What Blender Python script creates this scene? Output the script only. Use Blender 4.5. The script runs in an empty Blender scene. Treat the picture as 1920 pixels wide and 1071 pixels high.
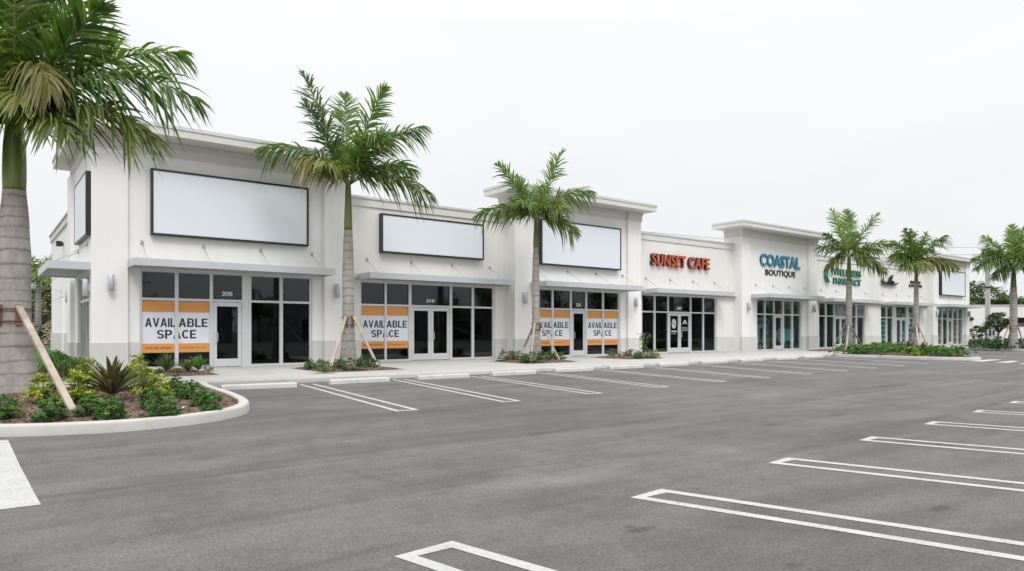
import bpy, math, random
from mathutils import Vector, Matrix

S = bpy.context.scene
COL = S.collection
R = math.radians

# ------------------------------------------------------------------ camera
F, CX, HY, EYE = 1302.0, 960.0, 620.0, 1.45     # focal length in photo pixels, optical centre, horizon row, eye height
YAW = R(37.5)
RT = Vector((math.cos(YAW), -math.sin(YAW), 0)); FW = Vector((math.sin(YAW), math.cos(YAW), 0)); UP = Vector((0, 0, 1))
cam = bpy.data.cameras.new('camera'); cam.sensor_width = 36; cam.lens = 36 * F / 1920
cam.shift_y = (HY - 535.5) / 1920; cam.clip_end = 5000; cam.clip_start = .05
camo = bpy.data.objects.new('camera', cam); COL.objects.link(camo)
camo.location = (0, 0, EYE); camo.rotation_euler = (R(90), 0, -YAW); S.camera = camo

def ground(px, py, z=0.0):
    """surveyed ground point: where the sight line through a photo point meets height z"""
    d = FW + RT * ((px - CX) / F) - UP * ((py - HY) / F)
    t = (z - EYE) / d.z
    return Vector((d.x * t, d.y * t, z))
def onY(px, py, Y):
    d = FW + RT * ((px - CX) / F) - UP * ((py - HY) / F)
    t = Y / d.y
    return Vector((d.x * t, Y, EYE + d.z * t))
def onX(px, py, X):
    d = FW + RT * ((px - CX) / F) - UP * ((py - HY) / F)
    t = X / d.x
    return Vector((X, d.y * t, EYE + d.z * t))
def atZ(px, py, Z):
    return Vector((0, 0, EYE)) + (FW + RT * ((px - CX) / F) - UP * ((py - HY) / F)) * Z

# ------------------------------------------------------------------ materials
MATS = {}
def nmat(name):
    m = bpy.data.materials.new(name); m.use_nodes = True
    nt = m.node_tree; b = nt.nodes['Principled BSDF']
    MATS[name] = m
    return m, nt, b
def nd(nt, t, **kw):
    n = nt.nodes.new(t)
    for k, v in kw.items(): setattr(n, k, v)
    return n
def L(nt, a, b): nt.links.new(a, b)
def noise(nt, scale, detail=4, rough=.55, vec=None, dist=0):
    n = nd(nt, 'ShaderNodeTexNoise'); n.inputs['Scale'].default_value = scale; n.inputs['Detail'].default_value = detail
    n.inputs['Roughness'].default_value = rough; n.inputs['Distortion'].default_value = dist
    if vec: L(nt, vec, n.inputs['Vector'])
    return n.outputs['Fac']
def ramp(nt, fac, stops, interp='LINEAR'):
    r = nd(nt, 'ShaderNodeValToRGB'); cr = r.color_ramp; cr.interpolation = interp
    while len(cr.elements) < len(stops): cr.elements.new(.5)
    for e, (p, c) in zip(cr.elements, stops):
        e.position = p; e.color = (c[0], c[1], c[2], 1) if not isinstance(c, (int, float)) else (c, c, c, 1)
    L(nt, fac, r.inputs['Fac'])
    return r.outputs['Color']
def mix(nt, fac, a, b, mode='MIX'):
    m = nd(nt, 'ShaderNodeMix', data_type='RGBA', blend_type=mode)
    for sock, v in ((m.inputs[0], fac), (m.inputs[6], a), (m.inputs[7], b)):
        if hasattr(v, 'links'): L(nt, v, sock)
        elif isinstance(v, (int, float)): sock.default_value = v if sock == m.inputs[0] else (v, v, v, 1)
        else: sock.default_value = (v[0], v[1], v[2], 1)
    return m.outputs[2]
def math_(nt, op, a, b=None, c=None):
    m = nd(nt, 'ShaderNodeMath', operation=op)
    for i, v in enumerate((a, b, c)):
        if v is None: continue
        if hasattr(v, 'links'): L(nt, v, m.inputs[i])
        else: m.inputs[i].default_value = v
    return m.outputs[0]
def bump(nt, b, h, strength=.3, dist=.01):
    n = nd(nt, 'ShaderNodeBump'); n.inputs['Strength'].default_value = strength; n.inputs['Distance'].default_value = dist
    L(nt, h, n.inputs['Height']); L(nt, n.outputs['Normal'], b.inputs['Normal'])
def wpos(nt): return nd(nt, 'ShaderNodeNewGeometry').outputs['Position']
def mapped(nt, scale, src=None):
    mp = nd(nt, 'ShaderNodeMapping'); mp.inputs['Scale'].default_value = scale
    L(nt, src or wpos(nt), mp.inputs['Vector']); return mp.outputs['Vector']

def surf(name, col, rough=.8, var=.08, nscale=1.5, bs=.25, bscale=60, bdist=.004, metallic=0, spec=.5, streak=0, grime=None):
    """weathered solid surface: broad tone drift, fine grain bump, optional vertical rain streaks and grime blotches"""
    m, nt, b = nmat(name); p = wpos(nt)
    c = Vector(col)
    out = ramp(nt, noise(nt, nscale, 5, .6, p), [(.3, c * (1 - var)), (.7, c * (1 + var * .6))])
    if streak:
        s = ramp(nt, noise(nt, 1, 5, .6, mapped(nt, (2.5, 2.5, .12), p)), [(.45, 1), (.75, 1 - streak)])
        out = mix(nt, 1, out, s, 'MULTIPLY')
    if grime:
        g = ramp(nt, noise(nt, grime[1], 6, .65, p), [(.52, 0), (.72, grime[2])])
        out = mix(nt, g, out, grime[0])
    L(nt, out, b.inputs['Base Color'])
    b.inputs['Roughness'].default_value = rough; b.inputs['Metallic'].default_value = metallic
    b.inputs['Specular IOR Level'].default_value = spec
    if bs: bump(nt, b, noise(nt, bscale, 4, .6, p), bs, bdist)
    return m

surf('stucco', (.80, .795, .782), .9, .025, .5, .35, 90, .004, spec=.25, streak=.045)
surf('stucco_cream', (.745, .735, .71), .9, .03, .5, .35, 90, .004, spec=.25, streak=.05)
surf('stucco_grey', (.60, .595, .58), .9, .035, .6, .35, 90, .004, spec=.25, streak=.05, grime=((.45, .43, .39), .9, .25))
surf('trim', (.66, .645, .615), .85, .03, .7, .2, 90, .003, spec=.25, streak=.06)
surf('coping_metal', (.62, .63, .64), .45, .03, 1, 0, metallic=.3)
surf('canopy_metal', (.56, .59, .62), .45, .05, .8, .06, 25, .002, metallic=.25, streak=.05)
surf('soffit', (.50, .505, .505), .5, .03, 1, 0)
surf('aluminium', (.66, .68, .70), .38, .04, 2, .03, 200, .001, metallic=.35)
surf('rod_metal', (.50, .51, .52), .4, .04, 3, 0, metallic=.5)
surf('lamp_metal', (.48, .50, .53), .5, .06, 3, 0, metallic=.2)
surf('black_metal', (.018, .018, .022), .4, .1, 2, 0)
surf('sign_face', (.70, .745, .80), .5, .012, .4, 0)
surf('vinyl_white', (.70, .74, .80), .45, .012, 1, 0)
surf('vinyl_orange', (.68, .30, .075), .5, .02, 1, 0)
surf('vinyl_navy', (.022, .03, .045), .5, .05, 1, 0)
surf('vinyl_print', (.11, .055, .022), .6, .05, 1, 0)
surf('vinyl_pale', (.75, .76, .76), .5, .03, 1, 0)
surf('letter_orange', (.50, .085, .035), .45, .06, 3, 0)
surf('letter_return', (.035, .018, .014), .5, .1, 3, 0)
surf('letter_teal', (.022, .24, .36), .4, .06, 3, 0)
surf('letter_teal_return', (.012, .10, .16), .4, .06, 3, 0)
surf('letter_black', (.018, .018, .02), .45, .06, 3, 0)
surf('letter_green', (.03, .24, .13), .45, .08, 3, 0)
surf('letter_green_return', (.01, .07, .045), .5, .08, 3, 0)
surf('leaf_teal', (.10, .42, .48), .5, .05, 3, 0)
surf('concrete', (.56, .58, .535), .9, .06, .8, .3, 70, .004, spec=.2, grime=((.42, .40, .36), .7, .35))
surf('kerb_concrete', (.48, .47, .445), .9, .06, 1.2, .35, 60, .005, spec=.2, grime=((.36, .34, .30), 1.6, .6))
surf('stop_concrete', (.52, .515, .49), .9, .06, 2, .45, 40, .008, spec=.2, grime=((.33, .31, .28), 3.5, .6))
surf('wood', (.44, .375, .315), .85, .2, 2, .3, 60, .004, spec=.2, grime=((.22, .15, .10), 5, .6))
surf('wood_brown', (.22, .125, .075), .85, .2, 4, .3, 60, .004, spec=.2)
surf('rust_band', (.13, .06, .032), .8, .25, 8, 0)
surf('pole_concrete', (.46, .455, .43), .9, .05, .6, .2, 40, .004)
surf('cabinet_grey', (.42, .47, .50), .5, .05, 2, 0)
surf('roof_membrane', (.5, .5, .49), .9, .05, 1, 0)
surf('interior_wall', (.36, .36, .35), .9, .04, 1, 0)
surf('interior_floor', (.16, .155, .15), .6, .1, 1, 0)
surf('cloth_teal', (.22, .58, .68), .9, .1, 6, 0)
surf('cloth_pale', (.66, .78, .82), .9, .06, 6, 0)
surf('cloth_dark', (.03, .035, .04), .9, .1, 6, 0)
surf('stock_blue', (.03, .11, .52), .5, .1, 6, 0)
surf('stock_white', (.78, .79, .78), .5, .05, 6, 0)
surf('stock_orange', (.66, .30, .17), .5, .1, 6, 0)
surf('stock_green', (.06, .36, .22), .5, .1, 6, 0)
surf('stock_light', (.55, .75, .68), .5, .05, 6, 0)
surf('tan_wall', (.36, .27, .18), .9, .05, 1, 0)
surf('grey_wall', (.20, .205, .21), .9, .15, .4, 0)
surf('roof_tile', (.22, .16, .12), .9, .1, 3, 0)
surf('wire_black', (.03, .03, .03), .6, 0, 1, 0)
surf('dark_glass', (.012, .014, .016), .08, 0, 1, 0)
surf('wood_panel', (.10, .065, .045), .7, .15, 2, 0)

# white traffic paint, worn through to the asphalt in specks
m, nt, b = nmat('paint'); p = wpos(nt)
w = ramp(nt, noise(nt, 30, 6, .8, p), [(.50, 0), (.64, .8)])
w2 = ramp(nt, noise(nt, 2.0, 4, .6, p), [(.35, .25), (.65, 1)])
base = mix(nt, math_(nt, 'MULTIPLY', w, w2), ramp(nt, noise(nt, 3, 4, .6, p), [(.3, (.40, .40, .39)), (.7, (.49, .49, .48))]), (.17, .168, .165))
L(nt, base, b.inputs['Base Color']); b.inputs['Roughness'].default_value = .75
bump(nt, b, noise(nt, 160, 3, .6, p), .5, .004)

# asphalt: aggregate speckle, broad patches, drag streaks along the aisle, paving seams, oil spots
m, nt, b = nmat('asphalt'); p = wpos(nt)
big = ramp(nt, noise(nt, .16, 5, .6, p), [(.3, (.100, .0955, .0935)), (.7, (.142, .1365, .133))])
med = ramp(nt, noise(nt, 1.1, 6, .65, p, .4), [(.32, .82), (.68, 1.12)])
drag = ramp(nt, noise(nt, 1.0, 5, .6, mapped(nt, (.16, 1.6, 1), p), .6), [(.33, .79), (.66, 1.13)])
c = mix(nt, 1, big, med, 'MULTIPLY'); c = mix(nt, 1, c, drag, 'MULTIPLY')
fine = ramp(nt, noise(nt, 42, 4, .8, p), [(.3, .50), (.7, 1.5)])
f2 = ramp(nt, noise(nt, 9, 5, .7, p), [(.3, .88), (.7, 1.12)]); c = mix(nt, 1, c, f2, 'MULTIPLY')
c = mix(nt, 1, c, fine, 'MULTIPLY')
vo = nd(nt, 'ShaderNodeTexVoronoi'); vo.inputs['Scale'].default_value = 95; L(nt, p, vo.inputs['Vector'])
spk = ramp(nt, vo.outputs['Distance'], [(.08, .5), (.22, 0)])
c = mix(nt, spk, c, (.30, .295, .285))
sx = nd(nt, 'ShaderNodeSeparateXYZ'); L(nt, p, sx.inputs[0])
wob = noise(nt, .35, 5, .6, p)
for y0, sl, wd, dk in ((7.25, .035, .035, .62), (4.05, .065, .03, .68), (10.75, .06, .025, .72), (1.2, .05, .03, .75)):
    yy = math_(nt, 'SUBTRACT', sx.outputs['Y'], math_(nt, 'MULTIPLY_ADD', sx.outputs['X'], sl, y0))
    dd = math_(nt, 'ABSOLUTE', math_(nt, 'ADD', yy, math_(nt, 'MULTIPLY_ADD', wob, .5, -.25)))
    brk = ramp(nt, noise(nt, .9, 3, .6, p), [(.38, 0), (.58, 1)])
    ln = ramp(nt, math_(nt, 'DIVIDE', dd, wd * 3), [(.12, 1), (1, 0)])
    c = mix(nt, math_(nt, 'MULTIPLY', math_(nt, 'MULTIPLY', ln, brk), 1 - dk), c, (.03, .03, .03))
for px, py, R0, wd, dk in ((760, 900, 2.2, .10, .22), (1250, 800, 5.2, .12, .2), (1330, 805, 5.2, .12, .18), (420, 900, 3.0, .10, .2), (900, 1080, 3.4, .09, .2)):
    c0 = ground(px, py)
    ax = math_(nt, 'SUBTRACT', sx.outputs['X'], c0.x); ay = math_(nt, 'SUBTRACT', sx.outputs['Y'], c0.y)
    rr_ = math_(nt, 'SQRT', math_(nt, 'ADD', math_(nt, 'MULTIPLY', ax, ax), math_(nt, 'MULTIPLY', ay, ay)))
    dd = math_(nt, 'ABSOLUTE', math_(nt, 'SUBTRACT', rr_, R0))
    brk = ramp(nt, noise(nt, .5, 4, .6, p), [(.44, 0), (.66, 1)])
    c = mix(nt, math_(nt, 'MULTIPLY', math_(nt, 'MULTIPLY', ramp(nt, math_(nt, 'DIVIDE', dd, wd), [(.3, 1), (1, 0)]), brk), dk), c, (.03, .03, .03))
tt = noise(nt, 7, 5, .7, p)
for px, py, rx, ry, dk in ((1200, 993, .15, .07, .8), (1183, 988, .07, .04, .7), (1672, 724, .9, .3, .75), (1570, 778, .3, .13, .6), (1655, 706, .35, .14, .5), (965, 780, .2, .07, .5), (1490, 1060, .07, .05, .7), (222, 870, .12, .04, .7), (1765, 953, .2, .06, .7), (600, 747, .4, .2, .55), (720, 722, .6, .25, .5), (1010, 905, .1, .04, .4), (1385, 940, .12, .05, .5)):
    c0 = ground(px, py)
    ax = math_(nt, 'DIVIDE', math_(nt, 'SUBTRACT', sx.outputs['X'], c0.x), rx); ay = math_(nt, 'DIVIDE', math_(nt, 'SUBTRACT', sx.outputs['Y'], c0.y), ry)
    rr_ = math_(nt, 'ADD', math_(nt, 'ADD', math_(nt, 'MULTIPLY', ax, ax), math_(nt, 'MULTIPLY', ay, ay)), math_(nt, 'MULTIPLY_ADD', tt, 3.2, -1.6))
    c = mix(nt, ramp(nt, rr_, [(.25, dk * .7), (1, 0)]), c, (.03, .029, .03))
sp = ramp(nt, noise(nt, 1.7, 3, .5, mapped(nt, (.7, 1, 1), p)), [(.70, 0), (.745, .62)])
c = mix(nt, sp, c, (.035, .034, .035))
pale = ramp(nt, noise(nt, .55, 6, .7, mapped(nt, (.5, 1.1, 1), p), .8), [(.57, 0), (.74, .40)])
c = mix(nt, pale, c, (.24, .235, .225))
L(nt, c, b.inputs['Base Color']); b.inputs['Roughness'].default_value = .82; b.inputs['Specular IOR Level'].default_value = .35
bump(nt, b, math_(nt, 'ADD', noise(nt, 120, 3, .7, p), math_(nt, 'MULTIPLY', noise(nt, 30, 3, .6, p), .8)), .55, .008)

m, nt, b = nmat('oil'); p = wpos(nt)
L(nt, ramp(nt, noise(nt, 9, 5, .7, p), [(.35, (.035, .034, .035)), (.65, (.085, .083, .084))]), b.inputs['Base Color'])
b.inputs['Roughness'].default_value = .6; bump(nt, b, noise(nt, 120, 3, .7, p), .5, .006)

# sidewalk with tooled joints
m, nt, b = nmat('sidewalk'); p = wpos(nt)
br = nd(nt, 'ShaderNodeTexBrick'); br.offset = 0; br.inputs['Scale'].default_value = 1; br.inputs['Mortar Size'].default_value = .012
br.inputs['Brick Width'].default_value = 2.4; br.inputs['Row Height'].default_value = 2.4; L(nt, p, br.inputs['Vector'])
br.inputs['Color1'].default_value = (.43, .42, .395, 1); br.inputs['Color2'].default_value = (.46, .45, .425, 1); br.inputs['Mortar'].default_value = (.27, .26, .235, 1)
st = ramp(nt, noise(nt, .9, 6, .65, p), [(.35, .90), (.7, 1.05)])
st2 = ramp(nt, noise(nt, 40, 4, .7, p), [(.3, .93), (.7, 1.05)])
c = mix(nt, 1, mix(nt, 1, br.outputs['Color'], st, 'MULTIPLY'), st2, 'MULTIPLY')
L(nt, c, b.inputs['Base Color']); b.inputs['Roughness'].default_value = .9; bump(nt, b, noise(nt, 90, 3, .6, p), .3, .003)

# mulch
m, nt, b = nmat('mulch'); p = wpos(nt)
v1 = nd(nt, 'ShaderNodeTexVoronoi'); v1.inputs['Scale'].default_value = 26; L(nt, mapped(nt, (1, .5, 1), p), v1.inputs['Vector'])
c = ramp(nt, v1.outputs['Color'], [(.2, (.045, .026, .018)), (.55, (.12, .068, .045)), (.9, (.24, .155, .11))])
L(nt, c, b.inputs['Base Color']); b.inputs['Roughness'].default_value = .95
bump(nt, b, v1.outputs['Distance'], .8, .03)
m, nt, b = nmat('chips')
at = nd(nt, 'ShaderNodeAttribute', attribute_name='tone')
L(nt, ramp(nt, at.outputs['Fac'], [(0, (.05, .028, .02)), (.55, (.14, .08, .052)), (1, (.30, .21, .155))]), b.inputs['Base Color']); b.inputs['Roughness'].default_value = .95

def leafmat(name, dark, mid, light, rough=.45, trans=.25, objvar=True):
    """foliage: each leaf has its own tone (face attribute), each plant or frond its own drift; some light passes through"""
    m, nt, b = nmat(name)
    at = nd(nt, 'ShaderNodeAttribute', attribute_name='tone')
    c = ramp(nt, at.outputs['Fac'], [(0, dark), (.5, mid), (1, light)])
    if objvar:
        oi = nd(nt, 'ShaderNodeObjectInfo')
        c = mix(nt, 1, c, ramp(nt, oi.outputs['Random'], [(0, (.82, .86, .85)), (1, (1.18, 1.12, 1.0))]), 'MULTIPLY')
    L(nt, c, b.inputs['Base Color']); b.inputs['Roughness'].default_value = rough
    tr = nd(nt, 'ShaderNodeBsdfTranslucent'); L(nt, mix(nt, 1, c, (1.15, 1.25, .6), 'MULTIPLY'), tr.inputs['Color'])
    ms = nd(nt, 'ShaderNodeMixShader'); ms.inputs[0].default_value = trans
    L(nt, b.outputs[0], ms.inputs[1]); L(nt, tr.outputs[0], ms.inputs[2])
    L(nt, ms.outputs[0], nt.nodes['Material Output'].inputs['Surface'])
    return m
leafmat('frond_green', (.046, .105, .026), (.125, .212, .054), (.27, .38, .10), trans=.4)
leafmat('frond_bright', (.08, .16, .03), (.18, .30, .055), (.31, .43, .11), trans=.35)
leafmat('frond_old', (.09, .11, .025), (.21, .195, .06), (.46, .38, .22), .6)
leafmat('frond_olive', (.055, .09, .02), (.16, .205, .042), (.33, .34, .09), .5, .35)
leafmat('shrub_green', (.040, .12, .026), (.095, .235, .05), (.22, .42, .09), .6, .32)
leafmat('shrub_olive', (.05, .085, .025), (.11, .16, .05), (.22, .26, .09))
leafmat('shrub_yellow', (.15, .24, .025), (.40, .47, .06), (.66, .68, .18), .45, .3)
leafmat('shrub_red', (.10, .03, .025), (.16, .12, .04), (.26, .22, .07))
leafmat('rosette_leaf', (.034, .038, .014), (.095, .088, .03), (.26, .19, .11), .35, .15)
leafmat('hedge_leaf', (.018, .055, .018), (.04, .11, .03), (.09, .19, .05))
leafmat('tree_leaf', (.022, .06, .016), (.06, .125, .03), (.16, .25, .06), .6)
leafmat('tree_leaf_warm', (.06, .075, .02), (.12, .14, .035), (.22, .24, .08), .6)
leafmat('grass_blade', (.06, .13, .03), (.10, .21, .045), (.18, .30, .08), .6)
surf('soil_green', (.07, .115, .038), .95, .25, 3, .4, 40, .02)
surf('far_ground', (.11, .12, .08), .95, .3, .2, .3, 10, .03)
surf('bark', (.16, .125, .095), .95, .2, 3, .5, 25, .02)
surf('stalk', (.16, .20, .07), .6, .15, 6, 0)

# palm trunk: grey, ringed by leaf scars, lichen patches; crownshaft: smooth green streaked yellow
m, nt, b = nmat('palm_trunk')
tc = nd(nt, 'ShaderNodeTexCoord').outputs['Object']
so = nd(nt, 'ShaderNodeSeparateXYZ'); L(nt, tc, so.inputs[0])
zz = math_(nt, 'ADD', so.outputs['Z'], math_(nt, 'MULTIPLY_ADD', noise(nt, 3.0, 4, .65, tc), .11, -.055))
tri = math_(nt, 'PINGPONG', math_(nt, 'ADD', zz, math_(nt, 'MULTIPLY', math_(nt, 'SINE', math_(nt, 'MULTIPLY', zz, 3.7)), .05)), .115)
ring = ramp(nt, math_(nt, 'DIVIDE', tri, .115), [(0, .7), (.12, .42), (.3, 0)])
rk = ramp(nt, noise(nt, 1.6, 3, .6, mapped(nt, (1, 1, 4), tc)), [(.32, .15), (.6, 1)])
grey = ramp(nt, noise(nt, 3.5, 6, .65, mapped(nt, (1, 1, .55), tc)), [(.28, (.235, .225, .205)), (.5, (.335, .32, .295)), (.74, (.43, .415, .39))])
up = ramp(nt, math_(nt, 'DIVIDE', so.outputs['Z'], 5.4), [(.5, 0), (.85, .55)])
grey = mix(nt, up, grey, (.235, .185, .15))
fibre = ramp(nt, noise(nt, 16, 4, .7, mapped(nt, (1, 1, .5), tc)), [(.3, .88), (.7, 1.08)])
grey = mix(nt, 1, grey, fibre, 'MULTIPLY')
c = mix(nt, math_(nt, 'MULTIPLY', ring, rk), grey, (.085, .075, .068))
L(nt, c, b.inputs['Base Color']); b.inputs['Roughness'].default_value = .9; b.inputs['Specular IOR Level'].default_value = .2
bump(nt, b, math_(nt, 'ADD', math_(nt, 'MULTIPLY', ring, -1.0), noise(nt, 30, 4, .65, tc)), .5, .012)
m, nt, b = nmat('crownshaft')
tc = nd(nt, 'ShaderNodeTexCoord').outputs['Object']
c = ramp(nt, noise(nt, 5, 4, .6, mapped(nt, (1, 1, .1), tc)), [(.3, (.072, .11, .022)), (.55, (.135, .17, .03)), (.75, (.26, .255, .055))])
c = mix(nt, ramp(nt, noise(nt, 4, 5, .7, mapped(nt, (1, 1, .5), tc)), [(.62, 0), (.72, .7)]), c, (.09, .07, .03))
L(nt, c, b.inputs['Base Color']); b.inputs['Roughness'].default_value = .4

# glass: tinted, see-through, mirrors by angle
def glass(name, tint):
    m, nt, b = nmat(name); nt.nodes.remove(b)
    lw = nd(nt, 'ShaderNodeLayerWeight'); lw.inputs['Blend'].default_value = .5
    fr = math_(nt, 'MULTIPLY_ADD', math_(nt, 'POWER', lw.outputs['Facing'], 5), .95, .046)    # same from both sides
    tr = nd(nt, 'ShaderNodeBsdfTransparent'); tr.inputs['Color'].default_value = (*tint, 1)
    gl = nd(nt, 'ShaderNodeBsdfGlossy'); gl.inputs['Roughness'].default_value = .0; gl.inputs['Color'].default_value = (.92, .97, 1, 1)
    bp = nd(nt, 'ShaderNodeBump'); bp.inputs['Strength'].default_value = .035; bp.inputs['Distance'].default_value = .02
    L(nt, noise(nt, .9, 2, .5, wpos(nt)), bp.inputs['Height']); L(nt, bp.outputs['Normal'], gl.inputs['Normal'])
    mx = nd(nt, 'ShaderNodeMixShader'); L(nt, fr, mx.inputs[0]); L(nt, tr.outputs[0], mx.inputs[1]); L(nt, gl.outputs[0], mx.inputs[2])
    L(nt, mx.outputs[0], nt.nodes['Material Output'].inputs['Surface'])
    return m
glass('glass_dark', (.36, .39, .41))
glass('glass_clear', (.90, .985, .97))

# ------------------------------------------------------------------ mesh building
class MB:
    def __init__(s): s.v = []; s.f = []; s.mi = []; s.tone = []; s.sm = []
    def face(s, idx, mi=0, tone=.5, sm=False):
        s.f.append(tuple(idx)); s.mi.append(mi); s.tone.append(tone); s.sm.append(sm)
    def poly(s, pts, mi=0, tone=.5):
        n = len(s.v); s.v += [tuple(p) for p in pts]; s.face(range(n, n + len(pts)), mi, tone)
    def box(s, x0, x1, y0, y1, z0, z1, mi=0):
        n = len(s.v)
        s.v += [(x0, y0, z0), (x1, y0, z0), (x1, y1, z0), (x0, y1, z0), (x0, y0, z1), (x1, y0, z1), (x1, y1, z1), (x0, y1, z1)]
        for q in ((0, 3, 2, 1), (4, 5, 6, 7), (0, 1, 5, 4), (1, 2, 6, 5), (2, 3, 7, 6), (3, 0, 4, 7)): s.face([n + i for i in q], mi)
    def prism(s, pts, z0, z1, mi=0, mi_side=None):
        """vertical prism over a counter-clockwise outline"""
        a = sum(pts[i][0] * pts[(i + 1) % len(pts)][1] - pts[(i + 1) % len(pts)][0] * pts[i][1] for i in range(len(pts)))
        if a < 0: pts = pts[::-1]
        n = len(s.v); k = len(pts)
        s.v += [(p[0], p[1], z0) for p in pts] + [(p[0], p[1], z1) for p in pts]
        s.face([n + k + i for i in range(k)], mi); s.face([n + k - 1 - i for i in range(k)], mi)
        for i in range(k):
            j = (i + 1) % k
            s.face((n + i, n + j, n + k + j, n + k + i), mi if mi_side is None else mi_side)
    def tube(s, pts, rad, seg=6, mi=0, tone=.5, sm=True, cap=True):
        pts = [Vector(p) for p in pts]
        if not isinstance(rad, (list, tuple)): rad = [rad] * len(pts)
        n0 = len(s.v); ref = None
        for i, p in enumerate(pts):
            t = (pts[min(i + 1, len(pts) - 1)] - pts[max(i - 1, 0)]).normalized()
            if ref is None: ref = t.orthogonal().normalized()
            u = (ref - t * ref.dot(t)).normalized(); ref = u; w = t.cross(u)
            for k in range(seg):
                a = 2 * math.pi * k / seg
                s.v.append(tuple(p + (u * math.cos(a) + w * math.sin(a)) * rad[i]))
        for i in range(len(pts) - 1):
            for k in range(seg):
                a, b2 = n0 + i * seg + k, n0 + i * seg + (k + 1) % seg
                s.face((a, b2, b2 + seg, a + seg), mi, tone, sm)
        if cap:
            s.face([n0 + seg - 1 - k for k in range(seg)], mi, tone)
            s.face([n0 + (len(pts) - 1) * seg + k for k in range(seg)], mi, tone)
    def bar(s, a, b, w, h, mi=0, side=None):
        """rectangular plank from a to b; w across, h thick"""
        a, b = Vector(a), Vector(b); t = (b - a).normalized()
        u = (side or t.cross(UP)); u = (u - t * u.dot(t)).normalized(); v = t.cross(u)
        n = len(s.v)
        for p in (a, b):
            for x, y in ((-1, -1), (1, -1), (1, 1), (-1, 1)): s.v.append(tuple(p + u * x * w / 2 + v * y * h / 2))
        for q in ((0, 3, 2, 1), (4, 5, 6, 7), (0, 1, 5, 4), (1, 2, 6, 5), (2, 3, 7, 6), (3, 0, 4, 7)): s.face([n + i for i in q], mi)
    def leaf(s, p, d, nrm, ln, w, tone, mi=0, fold=.25, droop=.2):
        """pointed leaf of four triangles folded on its midrib"""
        d = d.normalized(); u = d.cross(nrm)
        if u.length < 1e-4: u = d.orthogonal()
        u.normalize(); m_ = u.cross(d)
        n = len(s.v); mid = p + d * ln * .5 - UP * droop * ln * .25; tip = p + d * ln - UP * droop * ln
        s.v += [tuple(p), tuple(mid + u * w / 2 + m_ * fold * w), tuple(mid), tuple(mid - u * w / 2 + m_ * fold * w), tuple(tip)]
        s.face((n, n + 1, n + 2), mi, tone); s.face((n + 1, n + 4, n + 2), mi, tone); s.face((n, n + 2, n + 3), mi, tone); s.face((n + 2, n + 4, n + 3), mi, tone)
    def strip(s, pts, ws, wv, tone, mi=0):
        n = len(s.v); k = len(pts)
        for p, w in zip(pts, ws):
            s.v.append(tuple(p - wv * w / 2)); s.v.append(tuple(p + wv * w / 2))
        for i in range(k - 1):
            a = n + 2 * i; s.face((a, a + 1, a + 3, a + 2), mi, tone)
    def build(s, name, mats, parent=None, org=None):
        me = bpy.data.meshes.new(name)
        o = org or (Vector(parent['_o']) if parent is not None and '_o' in parent else Vector((0, 0, 0)))
        me.from_pydata([(v[0] - o[0], v[1] - o[1], v[2] - o[2]) for v in s.v], [], s.f)
        for mt in ([mats] if isinstance(mats, str) else mats): me.materials.append(MATS[mt])
        me.polygons.foreach_set('material_index', s.mi)
        me.polygons.foreach_set('use_smooth', s.sm)
        at = me.attributes.new('tone', 'FLOAT', 'FACE'); at.data.foreach_set('value', s.tone)
        me.update()
        ob = bpy.data.objects.new(name, me); COL.objects.link(ob)
        if parent is not None: ob.parent = parent; ob['_o'] = list(o)
        elif org is not None: ob.location = o; ob['_o'] = list(o)
        else: ob['_o'] = [0, 0, 0]
        return ob

def tag(o, label, cat, group=None):
    o['label'] = label; o['category'] = cat
    if group: o['group'] = group
    return o
def thing(name, loc, label, cat, group=None):
    o = bpy.data.objects.new(name, None); o.empty_display_size = .2; COL.objects.link(o)
    o.location = loc; o['_o'] = list(loc)
    return tag(o, label, cat, group)
def struct(o, kind='structure'):
    o['kind'] = kind; return o
def copy_tree(o, loc, label=None, parent=None):
    c = o.copy(); COL.objects.link(c); c.parent = parent
    if parent is None: c.location = loc
    if label: c['label'] = label
    for ch in o.children: copy_tree(ch, None, None, c)
    return c

def text_faces(txt, offset=0.0, extrude=0.0, spacing=1.0, res=3):
    cu = bpy.data.curves.new('lettering', 'FONT'); cu.body = txt; cu.size = 1; cu.offset = offset; cu.extrude = extrude
    cu.space_character = spacing; cu.resolution_u = res; cu.fill_mode = 'BOTH'
    ob = bpy.data.objects.new('lettering', cu); COL.objects.link(ob)
    bpy.context.view_layer.update()
    me = bpy.data.meshes.new_from_object(ob.evaluated_get(bpy.context.evaluated_depsgraph_get()))
    vs = [v.co.copy() for v in me.vertices]; fs = [(tuple(p.vertices), p.normal.z) for p in me.polygons]
    bpy.data.objects.remove(ob); bpy.data.curves.remove(cu); bpy.data.meshes.remove(me)
    return vs, fs
def lettering(mb, txt, x0, x1, z0, z1, y, depth=.002, offset=0.0, spacing=1.0, mi=0, mi_side=None, skew=0):
    """letters on the plane y, reading left to right for someone standing in front (-y side); depth comes towards them"""
    vs, fs = text_faces(txt, offset, .5, spacing)
    xa = min(v.x for v in vs); xb = max(v.x for v in vs); ya = min(v.y for v in vs); yb = max(v.y for v in vs)
    n = len(mb.v)
    for v in vs:
        fx = (v.x - xa) / (xb - xa); fz = (v.y - ya) / (yb - ya)
        mb.v.append((x0 + fx * (x1 - x0) + skew * fz, y - (v.z + .5) * depth, z0 + fz * (z1 - z0)))
    for idx, nz in fs: mb.face([n + i for i in idx], mi if (nz > .5 or mi_side is None) else mi_side)

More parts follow.
